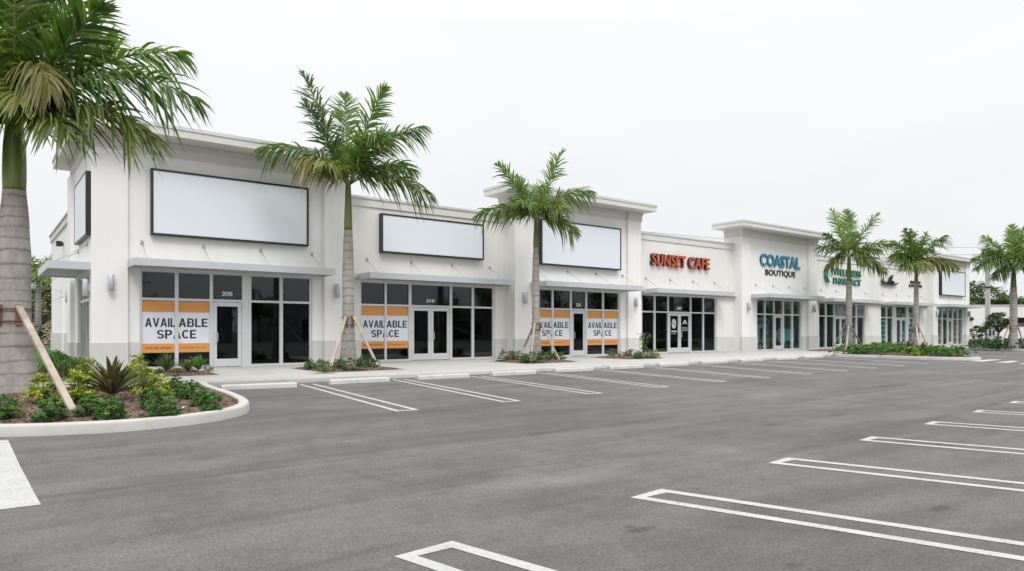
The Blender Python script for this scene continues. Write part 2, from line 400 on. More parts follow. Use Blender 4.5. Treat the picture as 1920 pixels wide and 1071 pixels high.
def arc_strip(cx, cy, rx, ry, a0, a1, tx, ty, n=12):
    out = []
    for i in range(n):
        p, q = R(a0 + (a1 - a0) * i / n), R(a0 + (a1 - a0) * (i + 1) / n)
        c = [(cx + math.cos(p) * (rx - tx), cy + math.sin(p) * (ry - ty)), (cx + math.cos(p) * rx, cy + math.sin(p) * ry), (cx + math.cos(q) * rx, cy + math.sin(q) * ry), (cx + math.cos(q) * (rx - tx), cy + math.sin(q) * (ry - ty))]
        out.append(c if a1 > a0 else c[::-1])
    return out
def rc(x0, x1, y0, y1): return [(x0, y0), (x1, y0), (x1, y1), (x0, y1)]
def mir(q, w): return [(w - x, y) for x, y in q][::-1]
_al = [[(0, 0), (.2, 0), (.258, .22), (.0583, .22)], [(.103, .39), (.30, .39), (.365, .66), (.175, .66)]]
_vl = [(0, 1), (.265, 0), (.365, 0), (.365, .30), (.2, 1)]
GLYPH = {'A': (.73, _al + [mir(q, .73) for q in _al] + [[(.0583, .22), (.672, .22), (.627, .39), (.103, .39)], [(.175, .66), (.555, .66), (.465, 1), (.265, 1)]]),
         'V': (.73, [_vl, mir(_vl, .73)]), 'I': (.2, [rc(0, .2, 0, 1)]), 'L': (.56, [rc(0, .2, 0, 1), rc(.2, .56, 0, .175)]),
         'E': (.58, [rc(0, .2, 0, 1), rc(.2, .58, 0, .175), rc(.2, .53, .42, .585), rc(.2, .58, .825, 1)]),
         'P': (.66, [rc(0, .2, 0, 1), rc(.2, .36, .825, 1), rc(.2, .36, .37, .545)] + arc_strip(.36, .685, .30, .315, -90, 90, .2, .175)),
         'B': (.67, [rc(0, .2, 0, 1), rc(.2, .36, .83, 1), rc(.2, .36, .43, .60), rc(.2, .38, 0, .17)] + arc_strip(.36, .715, .27, .285, -62, 90, .19, .17) + arc_strip(.38, .30, .29, .30, -90, 68, .2, .17)),
         'C': (.68, arc_strip(.36, .5, .36, .5, 42, 318, .2, .175, 22)),
         'S': (.64, arc_strip(.32, .7075, .32, .2925, 18, 270, .2, .17, 18) + arc_strip(.32, .2925, .32, .2925, 90, -162, .2, .17, 18))}
def bold_text(mb, txt, x0, x1, z0, z1, y):
    """heavy grotesque capitals drawn from their strokes, fitted to the box"""
    tr = .075; tot = sum(GLYPH[c][0] for c in txt) + tr * (len(txt) - 1); k = (x1 - x0) / tot; x = x0
    for c in txt:
        w, polys = GLYPH[c]
        for i, q in enumerate(polys): mb.poly([(x + px * k, y - .0002 * (i % 3), z0 + pz * (z1 - z0)) for px, pz in q])
        x += (w + tr) * k

# ------------------------------------------------------------------ ground, parking lot, kerbs, paint
g = MB(); g.poly([(-1500, -1500, -.05), (1500, -1500, -.05), (1500, 1500, -.05), (-1500, 1500, -.05)])
struct(g.build('ground', 'far_ground'))
g = MB(); g.poly([(-60, -45, 0), (140, -45, 0), (140, 60, 0), (-60, 60, 0)])
struct(g.build('parking_lot', 'asphalt'))

def smooth(pts, n=8, closed=False):
    P = [Vector((p[0], p[1], 0)) for p in pts]; out = []; k = len(P)
    for i in range(k if closed else k - 1):
        a, b_, c_, d_ = (P[(i - 1) % k], P[i], P[(i + 1) % k], P[(i + 2) % k]) if closed else (P[max(i - 1, 0)], P[i], P[i + 1], P[min(i + 2, k - 1)])
        for j in range(n):
            t = j / n
            q = .5 * ((2 * b_) + (c_ - a) * t + (2 * a - 5 * b_ + 4 * c_ - d_) * t * t + (3 * b_ - a - 3 * c_ + d_) * t ** 3)
            out.append((q.x, q.y))
    if not closed: out.append((P[-1].x, P[-1].y))
    return out
def kerb(mb, path, closed, h=.15, w=.17, z0=-.01):
    """kerb swept along path (its outer foot); the rest of the kerb lies on the left of the direction of travel"""
    prof = [(0, z0), (.012, h - .035), (.022, h - .012), (.045, h), (w - .01, h), (w, h - .01), (w, z0)]
    P = [Vector((p[0], p[1], 0)) for p in path]; k = len(P); n0 = len(mb.v)
    for i in range(k):
        a = P[(i - 1) % k] if closed or i else P[0]; c_ = P[(i + 1) % k] if closed or i < k - 1 else P[-1]
        t = (c_ - a).normalized(); nl = Vector((-t.y, t.x, 0))
        for o, z in prof: mb.v.append((P[i].x + nl.x * o, P[i].y + nl.y * o, z))
    m_ = len(prof)
    for i in range(k if closed else k - 1):
        j = (i + 1) % k
        for q in range(m_ - 1):
            a = n0 + i * m_ + q; b_ = n0 + j * m_ + q
            mb.face((a, b_, b_ + 1, a + 1), 0, .5, True)
    if not closed:
        mb.face([n0 + q for q in range(m_)][::-1]); mb.face([n0 + (k - 1) * m_ + q for q in range(m_)])

# main sidewalk in front of the shops
FRONT = [(4.5, 18.85), (14, 18.9), (22, 18.98), (30, 19.5), (37.3, 20.05), (46, 20.3), (48.5, 21.6), (50.5, 22.2), (64, 22.2), (66.5, 23.2), (67.5, 25.5)]
SW = .12
g = MB(); kerb(g, FRONT, False, .13, .18); struct(g.build('kerb', 'kerb_concrete'))
inner = [(p[0], p[1] + .175) for p in FRONT]
sw = [(-9, 19.0), (4.2, 19.0)] + inner[:-2] + [(66.3, 23.4), (67.3, 25.5), (76.8, 25.5), (76.8, 27.3), (2.0, 27.3), (2.0, 21.2), (1.45, 22.4), (1.45, 47), (-.1, 47), (-.1, 21.6), (-9, 21.6)]
g = MB(); g.prism(sw, -.02, SW); struct(g.build('sidewalk', 'sidewalk'))

# planted peninsula at the near left
BED = smooth([(4.62, 18.95), (4.39, 17.3), (4.25, 15.0), (4.0, 13.25), (3.55, 12.2), (2.8, 11.55), (1.77, 11.27), (.85, 11.45), (.1, 11.8), (-1.2, 12.5), (-2.9, 13.6), (-4.6, 15.2), (-6, 18.95)], 6)[::-1]
g = MB(); kerb(g, BED, False, .16, .19); struct(g.build('kerb', 'kerb_concrete'))
BC = Vector((.6, 16.0))
RAYS = [(math.atan2(p[1] - BC.y, p[0] - BC.x), math.hypot(p[0] - BC.x, p[1] - BC.y) - .16) for p in BED]
def bed_z(x, y):
    a = math.atan2(y - BC.y, x - BC.x); r = math.hypot(x - BC.x, y - BC.y)
    e = min(RAYS, key=lambda q: abs((q[0] - a + math.pi) % (2 * math.pi) - math.pi))[1]
    if abs(a - math.pi / 2) < 1.0: e = 4
    u = min(1, r / max(e, .1)); return .12 + .13 * (1 - u ** 2.2)
rng = random.Random(3)
g = MB(); ring_n = 14; outl = [(BC.x + (p[0] - BC.x) * 1, BC.y + (p[1] - BC.y) * 1) for p in BED] ; outl = []
for (a, r) in RAYS: outl.append((BC.x + math.cos(a) * (r + .02), BC.y + math.sin(a) * (r + .02)))
for t in range(1, 24): outl.append((4.4 - (10.3) * t / 24 if False else outl[len(RAYS) - 1][0] + (outl[0][0] - outl[len(RAYS) - 1][0]) * t / 24, 18.98))
k = len(outl); g.v.append((BC.x, BC.y, .25))
for i in range(1, ring_n + 1):
    u = i / ring_n
    for p in outl:
        x = BC.x + (p[0] - BC.x) * u; y = BC.y + (p[1] - BC.y) * u
        g.v.append((x, y, .12 + .13 * (1 - u ** 2.2) + (rng.uniform(-.012, .012) if i < ring_n else 0)))
for j in range(k): g.face((0, 1 + j, 1 + (j + 1) % k), 0, .5, True)
for i in range(ring_n - 1):
    for j in range(k):
        a = 1 + i * k + j; b_ = 1 + i * k + (j + 1) % k
        g.face((a, a + k, b_ + k, b_), 0, .5, True)
struct(g.build('mulch_bed', 'mulch'))

def rect_bed(x0, x1, y0, y1, seed):
    """low mulch patch let into the sidewalk, softly mounded"""
    r = random.Random(seed); g = MB(); nx, ny = 12, 10
    for j in range(ny + 1):
        for i in range(nx + 1):
            u = i / nx; v = j / ny; e = min(u, 1 - u, v, 1 - v)
            g.v.append((x0 + (x1 - x0) * u, y0 + (y1 - y0) * v, SW + .004 + (min(.07, e * .5) + r.uniform(0, .012) if e > 0 else 0)))
    for j in range(ny):
        for i in range(nx):
            a = j * (nx + 1) + i; g.face((a, a + 1, a + nx + 2, a + nx + 1), 0, .5, True)
    return struct(g.build('mulch_bed', 'mulch'))
BEDS = [(8.7, 11.6, 21.1, 24.2), (17.45, 20.3, 21.7, 24.4), (23.8, 26.5, 22.2, 24.6), (3.9, 5.75, 21.9, 25.6), (43.0, 49.5, 21.75, 24.6), (51.5, 57.5, 23.2, 26.2)]
for i, q in enumerate(BEDS): rect_bed(*q, 20 + i)

# far peninsula between the two parking bays
PEN = smooth([(37.45, 20.0), (37.5, 17), (37.35, 14.6), (37.9, 13.3), (38.7, 12.95), (39.6, 13.35), (41.5, 14.8), (44, 17.2), (46.2, 20.2)], 6)
g = MB(); kerb(g, PEN, False, .15, .17); struct(g.build('kerb', 'kerb_concrete'))
g = MB(); cx_, cy_ = 41, 18
pin = [(cx_ + (p[0] - cx_) * .965, cy_ + (p[1] - cy_) * .965) for p in PEN]
g.v.append((cx_, cy_, .26))
for u in (.35, .7, 1):
    for p in pin: g.v.append((cx_ + (p[0] - cx_) * u, cy_ + (p[1] - cy_) * u, .12 + .14 * (1 - u ** 2)))
k = len(pin)
for j in range(k): g.face((0, 1 + j, 1 + (j + 1) % k), 0, .5, True)
for i in range(2):
    for j in range(k):
        a = 1 + i * k + j; b_ = 1 + i * k + (j + 1) % k; g.face((a, a + k, b_ + k, b_), 0, .5, True)
struct(g.build('mulch_bed', 'mulch'))

# corner island beyond the far bay
ISL = smooth([(57.0, 8.0), (57.4, 13.0), (58.2, 17.4), (60.5, 20.2), (64, 22.1), (70, 23.4), (80, 24), (110, 25)], 6)
g = MB(); kerb(g, ISL[::-1], False, .15, .2); struct(g.build('kerb', 'kerb_concrete'))
g = MB(); g.poly([(p[0] + .1, p[1] - .12, .12) for p in ISL] + [(110, 2, .12), (58, 2, .12)]); struct(g.build('planting_ground', 'soil_green'))

# lawn and side bed left of the building
def sheet(name, mat, x0, x1, y0, y1, zf, nx=4, ny=20, kind='structure'):
    g = MB()
    for j in range(ny + 1):
        for i in range(nx + 1):
            x = x0 + (x1 - x0) * i / nx; y = y0 + (y1 - y0) * j / ny; g.v.append((x, y, zf(x, y)))
    for j in range(ny):
        for i in range(nx): a = j * (nx + 1) + i; g.face((a, a + 1, a + nx + 2, a + nx + 1), 0, .5, True)
    return struct(g.build(name, mat), kind)
lawn_z = lambda x, y: .125 + max(0, (y - 26) / 20) * .32
sheet('lawn', 'soil_green', 1.46, 3.6, 27.5, 52, lawn_z)
sheet('lawn', 'soil_green', -2.5, -.1, 21.6, 60, lambda x, y: .125 + max(0, (y - 26) / 20) * .32)
sheet('lawn', 'soil_green', -14, 3.6, 47, 62, lambda x, y: .46)
sheet('side_bed', 'mulch', 1.46, 2.87, 21.9, 27.6, lambda x, y: .135 + .03 * math.sin(x * 3))
g = MB(); rng = random.Random(5)
for i in range(5000):
    x = rng.uniform(1.5, 2.95); y = rng.uniform(27.4, 49)
    z = lawn_z(x, y); h = rng.uniform(.05, .12); a = rng.uniform(0, 6.28); d = Vector((math.cos(a), math.sin(a), 0))
    g.strip([Vector((x, y, z)), Vector((x, y, z)) + d * .02 + UP * h * .6, Vector((x, y, z)) + d * .06 + UP * h], [.02, .016, 0], d.orthogonal().normalized(), rng.random())
struct(g.build('grass', 'grass_blade'), 'stuff')

# wood chips lying on the near bed
g = MB(); rng = random.Random(6)
while len(g.f) < 5200:
    x = rng.uniform(-3.5, 4.2); y = rng.uniform(11.6, 17.5)
    a = math.atan2(y - BC.y, x - BC.x); r = math.hypot(x - BC.x, y - BC.y)
    if r > min(RAYS, key=lambda q: abs((q[0] - a + math.pi) % (2 * math.pi) - math.pi))[1] - .03: continue
    d = Vector((rng.gauss(0, 1), rng.gauss(0, 1), rng.gauss(0, .3))).normalized(); u = d.cross(Vector((rng.gauss(0, .4), rng.gauss(0, .4), 1))).normalized()
    p0 = Vector((x, y, bed_z(x, y) + rng.uniform(.004, .03))); l = rng.uniform(.03, .09); w = rng.uniform(.008, .02)
    g.poly([p0 - d * l / 2 - u * w / 2, p0 + d * l / 2 - u * w / 2, p0 + d * l / 2 + u * w / 2, p0 - d * l / 2 + u * w / 2], 0, rng.random())
struct(g.build('wood_chips', 'chips'), 'stuff')

# painted stall lines: two stripes joined by a cap at the aisle end
def stall_line(a0, a1, b0, b1, w=.10, z=.004):
    """a0-a1 first stripe (start, tip), b0-b1 second; cap joins a1-b1"""
    g = MB()
    a0, a1, b0, b1 = [Vector((p[0], p[1], z)) for p in (a0, a1, b0, b1)]
    def seg(p, q, w):
        t = (q - p).normalized(); u = Vector((-t.y, t.x, 0)) * w / 2; g.poly([p - u, q - u, q + u, p + u])
    ta = (a1 - a0).normalized(); tb = (b1 - b0).normalized()
    ua = Vector((-ta.y, ta.x, 0)); ub = Vector((-tb.y, tb.x, 0))
    s = 1 if (b1 - a1).dot(ua) > 0 else -1
    g.poly([a0 - ua * s * w / 2, a0 + ua * s * w / 2, a1 - ta * w + ua * s * w / 2, a1 - ua * s * w / 2])
    g.poly([b0 + ub * s * w / 2, b0 - ub * s * w / 2, b1 - tb * w - ub * s * w / 2, b1 + ub * s * w / 2])
    g.poly([a1 - ua * s * w / 2, a1 - ta * w + ua * s * w / 2, b1 - tb * w - ub * s * w / 2, b1 + ub * s * w / 2])
    return struct(g.build('parking_line', 'paint'))
tips = [(5.97, 11.12), (8.45, 11.25), (11.05, 11.45), (13.7, 11.72), (16.5, 11.95), (18.95, 12.1), (21.75, 12.3), (24.4, 12.45), (27.2, 12.72), (30.0, 12.9), (32.75, 13.05)]
starts = [(6.86, 18.3), (9.70, 18.42), (12.36, 18.25), (15.25, 18.4), (18.1, 18.5), (20.95, 18.6), (24.1, 18.9), (26.9, 18.95), (29.7, 19.0), (32.8, 19.2), (36.2, 19.5)]
for (s, t) in zip(starts, tips):
    stall_line(s, t, (s[0] + .32, s[1] - .1), (t[0] + .36, t[1] - .02))
x = 4.52
for i in range(9):
    tx = 2.16 + 2.365 * i + .022 * max(0, i - 3); ty = 4.0 + .165 * i
    dx = .277 if i else .20; ln = 5.6
    stall_line((tx + dx * ln, ty - ln), (tx, ty), (tx + .40 + (dx) * ln, ty - ln), (tx + .37, ty + .03), .105)
for x in (46.0, 48.7, 51.4, 54.1):                                   # far bay, single stripes
    g = MB(); g.poly([(x, 14.0, .004), (x + .1, 14.0, .004), (x + .1, 21.8 if x > 50 else 20.2, .004), (x, 21.8 if x > 50 else 20.2, .004)]); struct(g.build('parking_line', 'paint'))
for q in (((1818, 676.6), (1858, 674.0), (1880, 674.6), (1842, 678.2)), ((1866, 679.6), (1896, 676.4), (1913, 677.2), (1890, 680.6)), ((1909, 682.6), (1932, 679.2), (1950, 680), (1935, 683.4))):
    g = MB(); g.poly([ground(*p, .004) for p in q][::-1]); struct(g.build('crossing_bar', 'paint'))
# broad white band at the bottom left
g = MB()
edge = [ground(*p, .004) for p in ((15, 825), (27, 850), (38, 875), (52, 900), (62, 920), (77, 946))]
g.poly([(-1.3, 11.6, .004)] + [tuple(edge[0])] + [tuple(e) for e in edge[1:]] + [(-1.0, 6.98, .004)]); struct(g.build('stop_band', 'paint'))
# wheel stops
g0 = MB(); Lh = .9
pr = [(-.10, 0), (-.085, .09), (-.05, .125), (.05, .125), (.085, .09), (.10, 0)]
n = 0
for xx, ins in ((-Lh, 0), (-Lh + .06, 0), (Lh - .06, 0), (Lh, 0)):
    for (yy, z) in pr:
        zz = z if abs(xx) < Lh else z * .93
        g0.v.append((xx, yy, zz))
for i in range(3):
    for q in range(5):
        a = i * 6 + q; g0.face((a, a + 6, a + 7, a + 1), 0, .5)
g0.face(range(6)); g0.face([18 + q for q in range(6)][::-1])
g0.box(-.62, -.59, -.012, .012, .1, .135); g0.box(.59, .62, -.012, .012, .1, .135)
st0 = None
STOPS = [(4.75, 17.75, 6.4, 17.55), (7.50, 17.9, 9.3, 17.95), (10.29, 18.0, 12.05, 17.98), (13.05, 18.1, 14.85, 18.1), (15.94, 18.33, 17.7, 18.3), (18.75, 18.45, 20.5, 18.4), (21.75, 18.65, 23.54, 18.63), (24.92, 18.98, 26.7, 18.95), (27.85, 19.05, 29.67, 19.05), (31.2, 19.28, 33.0, 19.26), (34.2, 19.55, 36.0, 19.53)]
ST_L = ['concrete wheel stop beside the kerb of the near planted bed', 'second wheel stop, left of the first pair of stall lines tips, before the first door',
        'wheel stop in front of the left propped palm', 'wheel stop between the two propped palms on the sidewalk', 'wheel stop in front of the second propped palm',
        'wheel stop in front of the poster windows right of the second propped palm', 'wheel stop in front of the low bed with the climbing vine', 'wheel stop in front of the dark cafe windows', 'wheel stop in front of the cafe double doors',
        'wheel stop before the wall left of the blue lettered shop', 'last wheel stop, next to the far planted peninsula']
ST_L[1] = 'wheel stop between the first two pairs of white stall lines'
for i, (xa, ya, xb, yb) in enumerate(STOPS):
    if st0 is None:
        st0 = g0.build('wheel_stop', 'stop_concrete'); o = st0; tag(o, ST_L[0], 'wheel stop', 'concrete wheel stops along the sidewalk kerb')
    else:
        o = st0.copy(); COL.objects.link(o); o['label'] = ST_L[i]
    o.location = ((xa + xb) / 2, (ya + yb) / 2, 0); o.rotation_euler = (0, 0, math.atan2(yb - ya, xb - xa))

# ------------------------------------------------------------------ the shopping plaza
TF, TR, WF = 26.35, 26.50, 27.0        # tower pilaster face, tower recess face, wing face
GT, GW = 26.62, 27.12                  # glazing planes
B = thing('shopping_plaza', (2.9, 26.35, 0), 'long white stucco shopping plaza with overhanging tower roofs and grey metal canopies', 'building')

# bays: pane edges along x, door kind, glazing plane, opening
BAYS = [
    dict(p=[(4.42, 5.45), (5.57, 6.61), (6.72, 7.74), (8.08, 9.14), (9.27, 10.32)], d=2, dd=False, y=GT, w=TR, glass='glass_dark'),
    dict(p=[(12.76, 13.85), (13.95, 15.02), (15.16, 17.16), (17.29, 18.37), (18.51, 19.58)], d=2, dd=True, y=GW, w=WF, glass='glass_dark'),
    dict(p=[(21.8, 22.90), (23.03, 24.14), (24.27, 25.23), (25.36, 26.48), (26.6, 27.69)], d=2, dd=False, y=GT, w=TR, glass='glass_dark'),
    dict(p=[(30.17, 31.18), (31.32, 32.39), (32.51, 34.50), (34.62, 35.72), (35.85, 36.96)], d=2, dd=True, y=GW, w=WF, glass='glass_dark'),
    dict(p=[(40.8, 41.67), (41.79, 42.77), (42.87, 43.85), (44.01, 44.98), (45.15, 46.09)], d=2, dd=False, y=GT, w=TR, glass='glass_clear'),
    dict(p=[(49.52, 50.43), (50.63, 51.69), (51.85, 53.64), (53.97, 55.07), (55.33, 56.38)], d=2, dd=True, y=GW, w=WF, glass='glass_clear'),
    dict(p=[(59.29, 60.24), (60.44, 61.41), (62.1, 64.03), (64.45, 65.40), (65.61, 66.47)], d=2, dd=True, y=GW, w=WF, glass='glass_clear'),
    dict(p=[(69.2, 70.12), (70.36, 71.37), (71.61, 72.46), (72.71, 73.64), (73.89, 74.78)], d=2, dd=False, y=GT, w=TR, glass='glass_clear'),
]
ZT, ZB = 3.48, SW
for by in BAYS: by['o'] = (by['p'][0][0] - .08, by['p'][-1][1] + .1)

def each(name, mat, parent, boxes):
    for q in boxes:
        g = MB(); g.box(*q); g.build(name, mat, parent)
class BoxList(list):
    def box(s, *a): s.append(a)
def wall_run(mb, wb, x0, x1, yf, thick, ztop, openings, wains=True):
    """wall face at yf with openings from the ground to ZT+.06; wb collects the grey base course standing 25 mm proud"""
    zt = ZT + .07; cur = x0
    for (a, b_) in sorted(openings):
        mb.box(cur, a, yf, yf + thick, 0, zt)
        if wains: wb.box(cur - (.003 if cur > x0 else 0), a + .003, yf - .025, yf + .1, 0, 1.05)
        cur = b_
    mb.box(cur, x1, yf, yf + thick, 0, zt)
    if wains: wb.box(cur - (.003 if cur > x0 else 0), x1, yf - .025, yf + .1, 0, 1.05)
    mb.box(x0, x1, yf, yf + thick, zt, ztop)

def moulding(mb, x0, x1, y0, y1, z0, steps, open_back=True):
    """stepped band round front, left and right of a block"""
    z = z0
    for h, out in steps:
        mb.box(x0 - out, x1 + out, y0 - out, y1 - .003 * (out * 100), z, z + h); z += h - .002

TOWERS = [(2.9, 11.75, 32.4, 1.06, .89, (2.37, 12.35, 25.5, 33.7), BAYS[0]),
          (20.4, 29.29, 27.62, 1.14, 1.04, (19.55, 29.62, 25.5, 27.75), BAYS[2]),
          (38.8, 47.96, 27.68, .9, 1.12, (37.66, 48.5, 25.5, 27.8), BAYS[4]),
          (67.75, 76.0, 34.0, .95, .9, (67.1, 76.12, 25.95, 34.3), BAYS[7])]
for ti, (x0, x1, yb, pl, prr, ov, bay) in enumerate(TOWERS):
    w = MB(); wn = BoxList(); a, b_ = bay['o']
    wall_run(w, wn, x0 + pl, x1 - prr, TR, .22, 8.0, [(a, b_)])
    w.box(x0, x0 + pl, TF, TR + .22, 0, 8.0); w.box(x1 - prr, x1, TF, TR + .22, 0, 8.0)
    wn.box(x0 - .025, x0 + pl + .01, TF - .025, TF + .12, 0, 1.05); wn.box(x1 - prr - .01, x1 + .025, TF - .025, TF + .12, 0, 1.05)
    if ti == 0:
        so = (26.8, 30.15)                                           # opening in the end wall
        w.box(x0, x0 + .22, TR + .22, so[0], 0, 8.0); w.box(x0, x0 + .22, so[1], yb, 0, 8.0); w.box(x0, x0 + .22, so[0], so[1], 3.35, 8.0)
        w.box(x0 - .14, x0 + .02, 31.3, 32.4, 0, 7.4)                # rear pilaster of the end wall
        wn.box(x0 - .165, x0, 31.28, 32.42, 0, 1.0); wn.box(x0 - .025, x0 + .1, 30.147, 31.28, 0, 1.0)
    else:
        w.box(x0, x0 + .22, TR + .22, yb, 0, 8.0)
    w.box(x1 - .22, x1, TR + .22, yb, 0, 8.0); w.box(x0 + .22, x1 - .22, yb - .22, yb, 3.6, 8.0)
    wo = w.build('tower_wall', 'stucco', B)
    each('base_course', 'stucco_grey', wo, wn)
    fr = MB()
    for z0, z1, o in ((7.50, 7.58, .035), (7.582, 7.83, .05), (7.832, 7.998, .085)):
        fr.box(x0 - o, x0 + pl + .01, TF - o, TF + .05, z0, z1); fr.box(x1 - prr - .01, x1 + o, TF - o, TF + .05, z0, z1)
        fr.box(x0 + pl + .012, x1 - prr - .012, TR - o, TR + .05, z0, z1)
        fr.box(x0 - o, x0 + .05, TF + .052, yb + (o if ti == 0 else 0), z0, z1); fr.box(x1 - .05, x1 + o, TF + .052, yb, z0, z1)
    fr.build('frieze', 'trim', B)  # greyer than the wall: shade under the eaves put into the colour
    c = MB(); c.box(ov[0], ov[1], ov[2], ov[3], 8.0, 8.24)
    ro = c.build('roof', 'trim', B)
    c = MB(); c.box(ov[0] - .03, ov[1] + .03, ov[2] - .03, ov[3] + .03, 8.242, 8.36); c.build('coping', 'coping_metal', ro)

WINGS = [(11.75, 20.4, [BAYS[1]]), (29.29, 38.8, [BAYS[3]]), (47.96, 67.75, [BAYS[5], BAYS[6]])]
for (x0, x1, bays) in WINGS:
    w = MB(); wn = BoxList(); wall_run(w, wn, x0, x1, WF, .24, 7.0, [b_['o'] for b_ in bays])
    wo = w.build('wing_wall', 'stucco_cream', B); each('base_course', 'stucco_grey', wo, wn)
    bd = MB(); bd.box(x0 + .002, x1 - .002, WF - .055, WF + .05, 6.68, 7.0); bd.build('parapet_band', 'trim', wo)
    cp = MB(); cp.box(x0 + .004, x1 - .004, WF - .10, WF + .34, 7.002, 7.10); cp.build('coping', 'coping_metal', wo)
# end wall towards the rear
w = MB(); wn = MB(); bd = MB()
w.box(3.0, 3.24, 32.4, 43.4, 0, 6.0); w.box(3.0, 3.24, 32.4, 43.4, 6.0, 6.32)
w.box(2.92, 3.0, 36.4, 36.75, 0, 2.9)
wn.box(2.96, 3.2, 32.4, 43.42, 0, 1.35); bd.box(2.93, 3.1, 32.4, 43.45, 6.02, 6.30)
wo = w.build('rear_wall', 'stucco', B); wn.build('base_course', 'stucco_grey', wo); bd.build('parapet_band', 'trim', wo)
gl = MB(); gl.box(2.992, 3.05, 32.4, 43.4, 2.98, 3.0); gl.box(2.992, 3.05, 32.4, 43.4, 4.05, 4.07); gl.build('wall_joint', 'stucco_grey', wo)
cp = MB(); cp.box(2.88, 3.3, 32.38, 43.5, 6.322, 6.40); cp.build('coping', 'coping_metal', wo)
w = MB(); w.box(3.24, 76, 43.16, 43.4, 0, 6.3); w.box(75.8, 76, 34.0, 43.16, 0, 6.3); w.build('back_wall', 'stucco', B)
rf = MB(); rf.box(3.1, 75.85, 27.2, 43.3, 5.9, 6.0); rf.build('flat_roof', 'roof_membrane', B)
# rooms behind the glass
rm = MB(); rm.box(3.2, 75.8, 26.75, 36.0, .02, .11); rm.build('interior_floor', 'interior_floor', B)
rm = MB(); rm.box(3.2, 75.8, 26.75, 36.0, 3.62, 3.68); rm.build('interior_ceiling', 'interior_wall', B)
rm = MB(); rm.box(3.2, 75.8, 36.0, 36.15, 0, 3.6)
for xx in (11.6, 20.3, 29.2, 38.7, 47.8, 57.8, 67.9): rm.box(xx, xx + .14, 27.3, 36.0, .12, 3.6)
rm.build('interior_wall', 'interior_wall', B)

# glazing: frame, panes, doors
for bi, by in enumerate(BAYS):
    G = by['y']; P = by['p']; zt = ZT; x0, x1 = by['o']
    f = MB(); y0, y1 = G - .07, G + .05
    f.box(x0, x1, y0, y1, zt, zt + .068)                             # head
    xs = [x0]
    for (a, b_) in zip(P[:-1], P[1:]): f.box(a[1], b_[0], y0, y1, SW, zt)
    f.box(x0, P[0][0], y0, y1, SW, zt); f.box(P[-1][1], x1, y0, y1, SW, zt)
    for i, (a, b_) in enumerate(P):
        f.box(a, b_, y0 + .004, y1, 2.50, 2.585)
        if i != by['d']: f.box(a, b_, y0 + .004, y1, SW, .20)
    fo = f.build('window_frame', 'aluminium', B)
    for i, (a, b_) in enumerate(P):
        g = MB(); g.box(a - .01, b_ + .01, G - .006, G + .006, 2.58, zt + .01); g.build('window_pane', by['glass'], fo)
        if i == by['d']: continue
        g = MB(); g.box(a - .01, b_ + .01, G - .006, G + .006, .19, 2.51); g.build('window_pane', by['glass'], fo)
    a, b_ = P[by['d']]
    leaves = [(a + .01, (a + b_) / 2 - .006), ((a + b_) / 2 + .006, b_ - .01)] if by['dd'] else [(a + .01, b_ - .01)]
    for li, (da, db) in enumerate(leaves):
        d = MB(); s = .13; y0, y1 = G - .05, G + .02
        d.box(da, da + s, y0, y1, SW + .02, 2.485); d.box(db - s, db, y0, y1, SW + .02, 2.485)
        d.box(da + s, db - s, y0 + .003, y1, 2.485 - .15, 2.485); d.box(da + s, db - s, y0 + .003, y1, SW + .02, SW + .30)
        do = d.build('door', 'aluminium', B)
        g = MB(); g.box(da + s - .01, db - s + .01, G - .02, G - .01, SW + .29, 2.345); g.build('door_glass', by['glass'], do)
        h = MB(); left = (li == 0 and not by['dd']); hx = da + .09 if (left or li == 1) else db - .09
        if by['dd'] and li == 0: hx = db - .07
        if by['dd'] and li == 1: hx = da + .07
        sgn = 1 if (left or li == 1) else -1
        h.tube([(hx, y0, 1.38), (hx, y0 - .06, 1.38), (hx + sgn * .05, y0 - .075, 1.36), (hx + sgn * .05, y0 - .075, 1.06), (hx, y0 - .06, 1.04), (hx, y0, 1.04)], .014, 6)
        h.box(hx - .05, hx + .03, y0 - .008, y0 - .001, 1.0, 1.42)
        h.build('door_handle', 'aluminium', do)
        hg = MB(); hxx = db - .005 if left else (da + .01 if li == 0 else db - .01)
        for hz in (.45, 1.3, 2.2): hg.box(hxx - .012, hxx + .012, y0 - .018, y0 - .001, hz, hz + .12)
        hg.build('hinge', 'rod_metal', do)
# end-wall glazing
f = MB(); X = 3.02
ys = [26.8, 27.55, 28.4, 29.25, 30.15]
f.box(X - .05, X + .06, 26.8, 30.15, 3.29, 3.35); f.box(X - .05, X + .06, 26.8, 30.15, .1, .2); f.box(X - .046, X + .06, 26.8, 30.15, 2.46, 2.56)
for y in ys: f.box(X - .052, X + .06, y - (.05 if y > 27 else 0), y + (.05 if y < 30 else 0), .2, 3.29)
fo = f.build('window_frame', 'aluminium', B)
for a, b_ in zip(ys[:-1], ys[1:]):
    g = MB(); g.box(X, X + .01, a + .02, b_ - .02, .19, 2.47); g.build('window_pane', 'glass_dark', fo)
    g = MB(); g.box(X, X + .01, a + .02, b_ - .02, 2.55, 3.30); g.build('window_pane', 'glass_dark', fo)

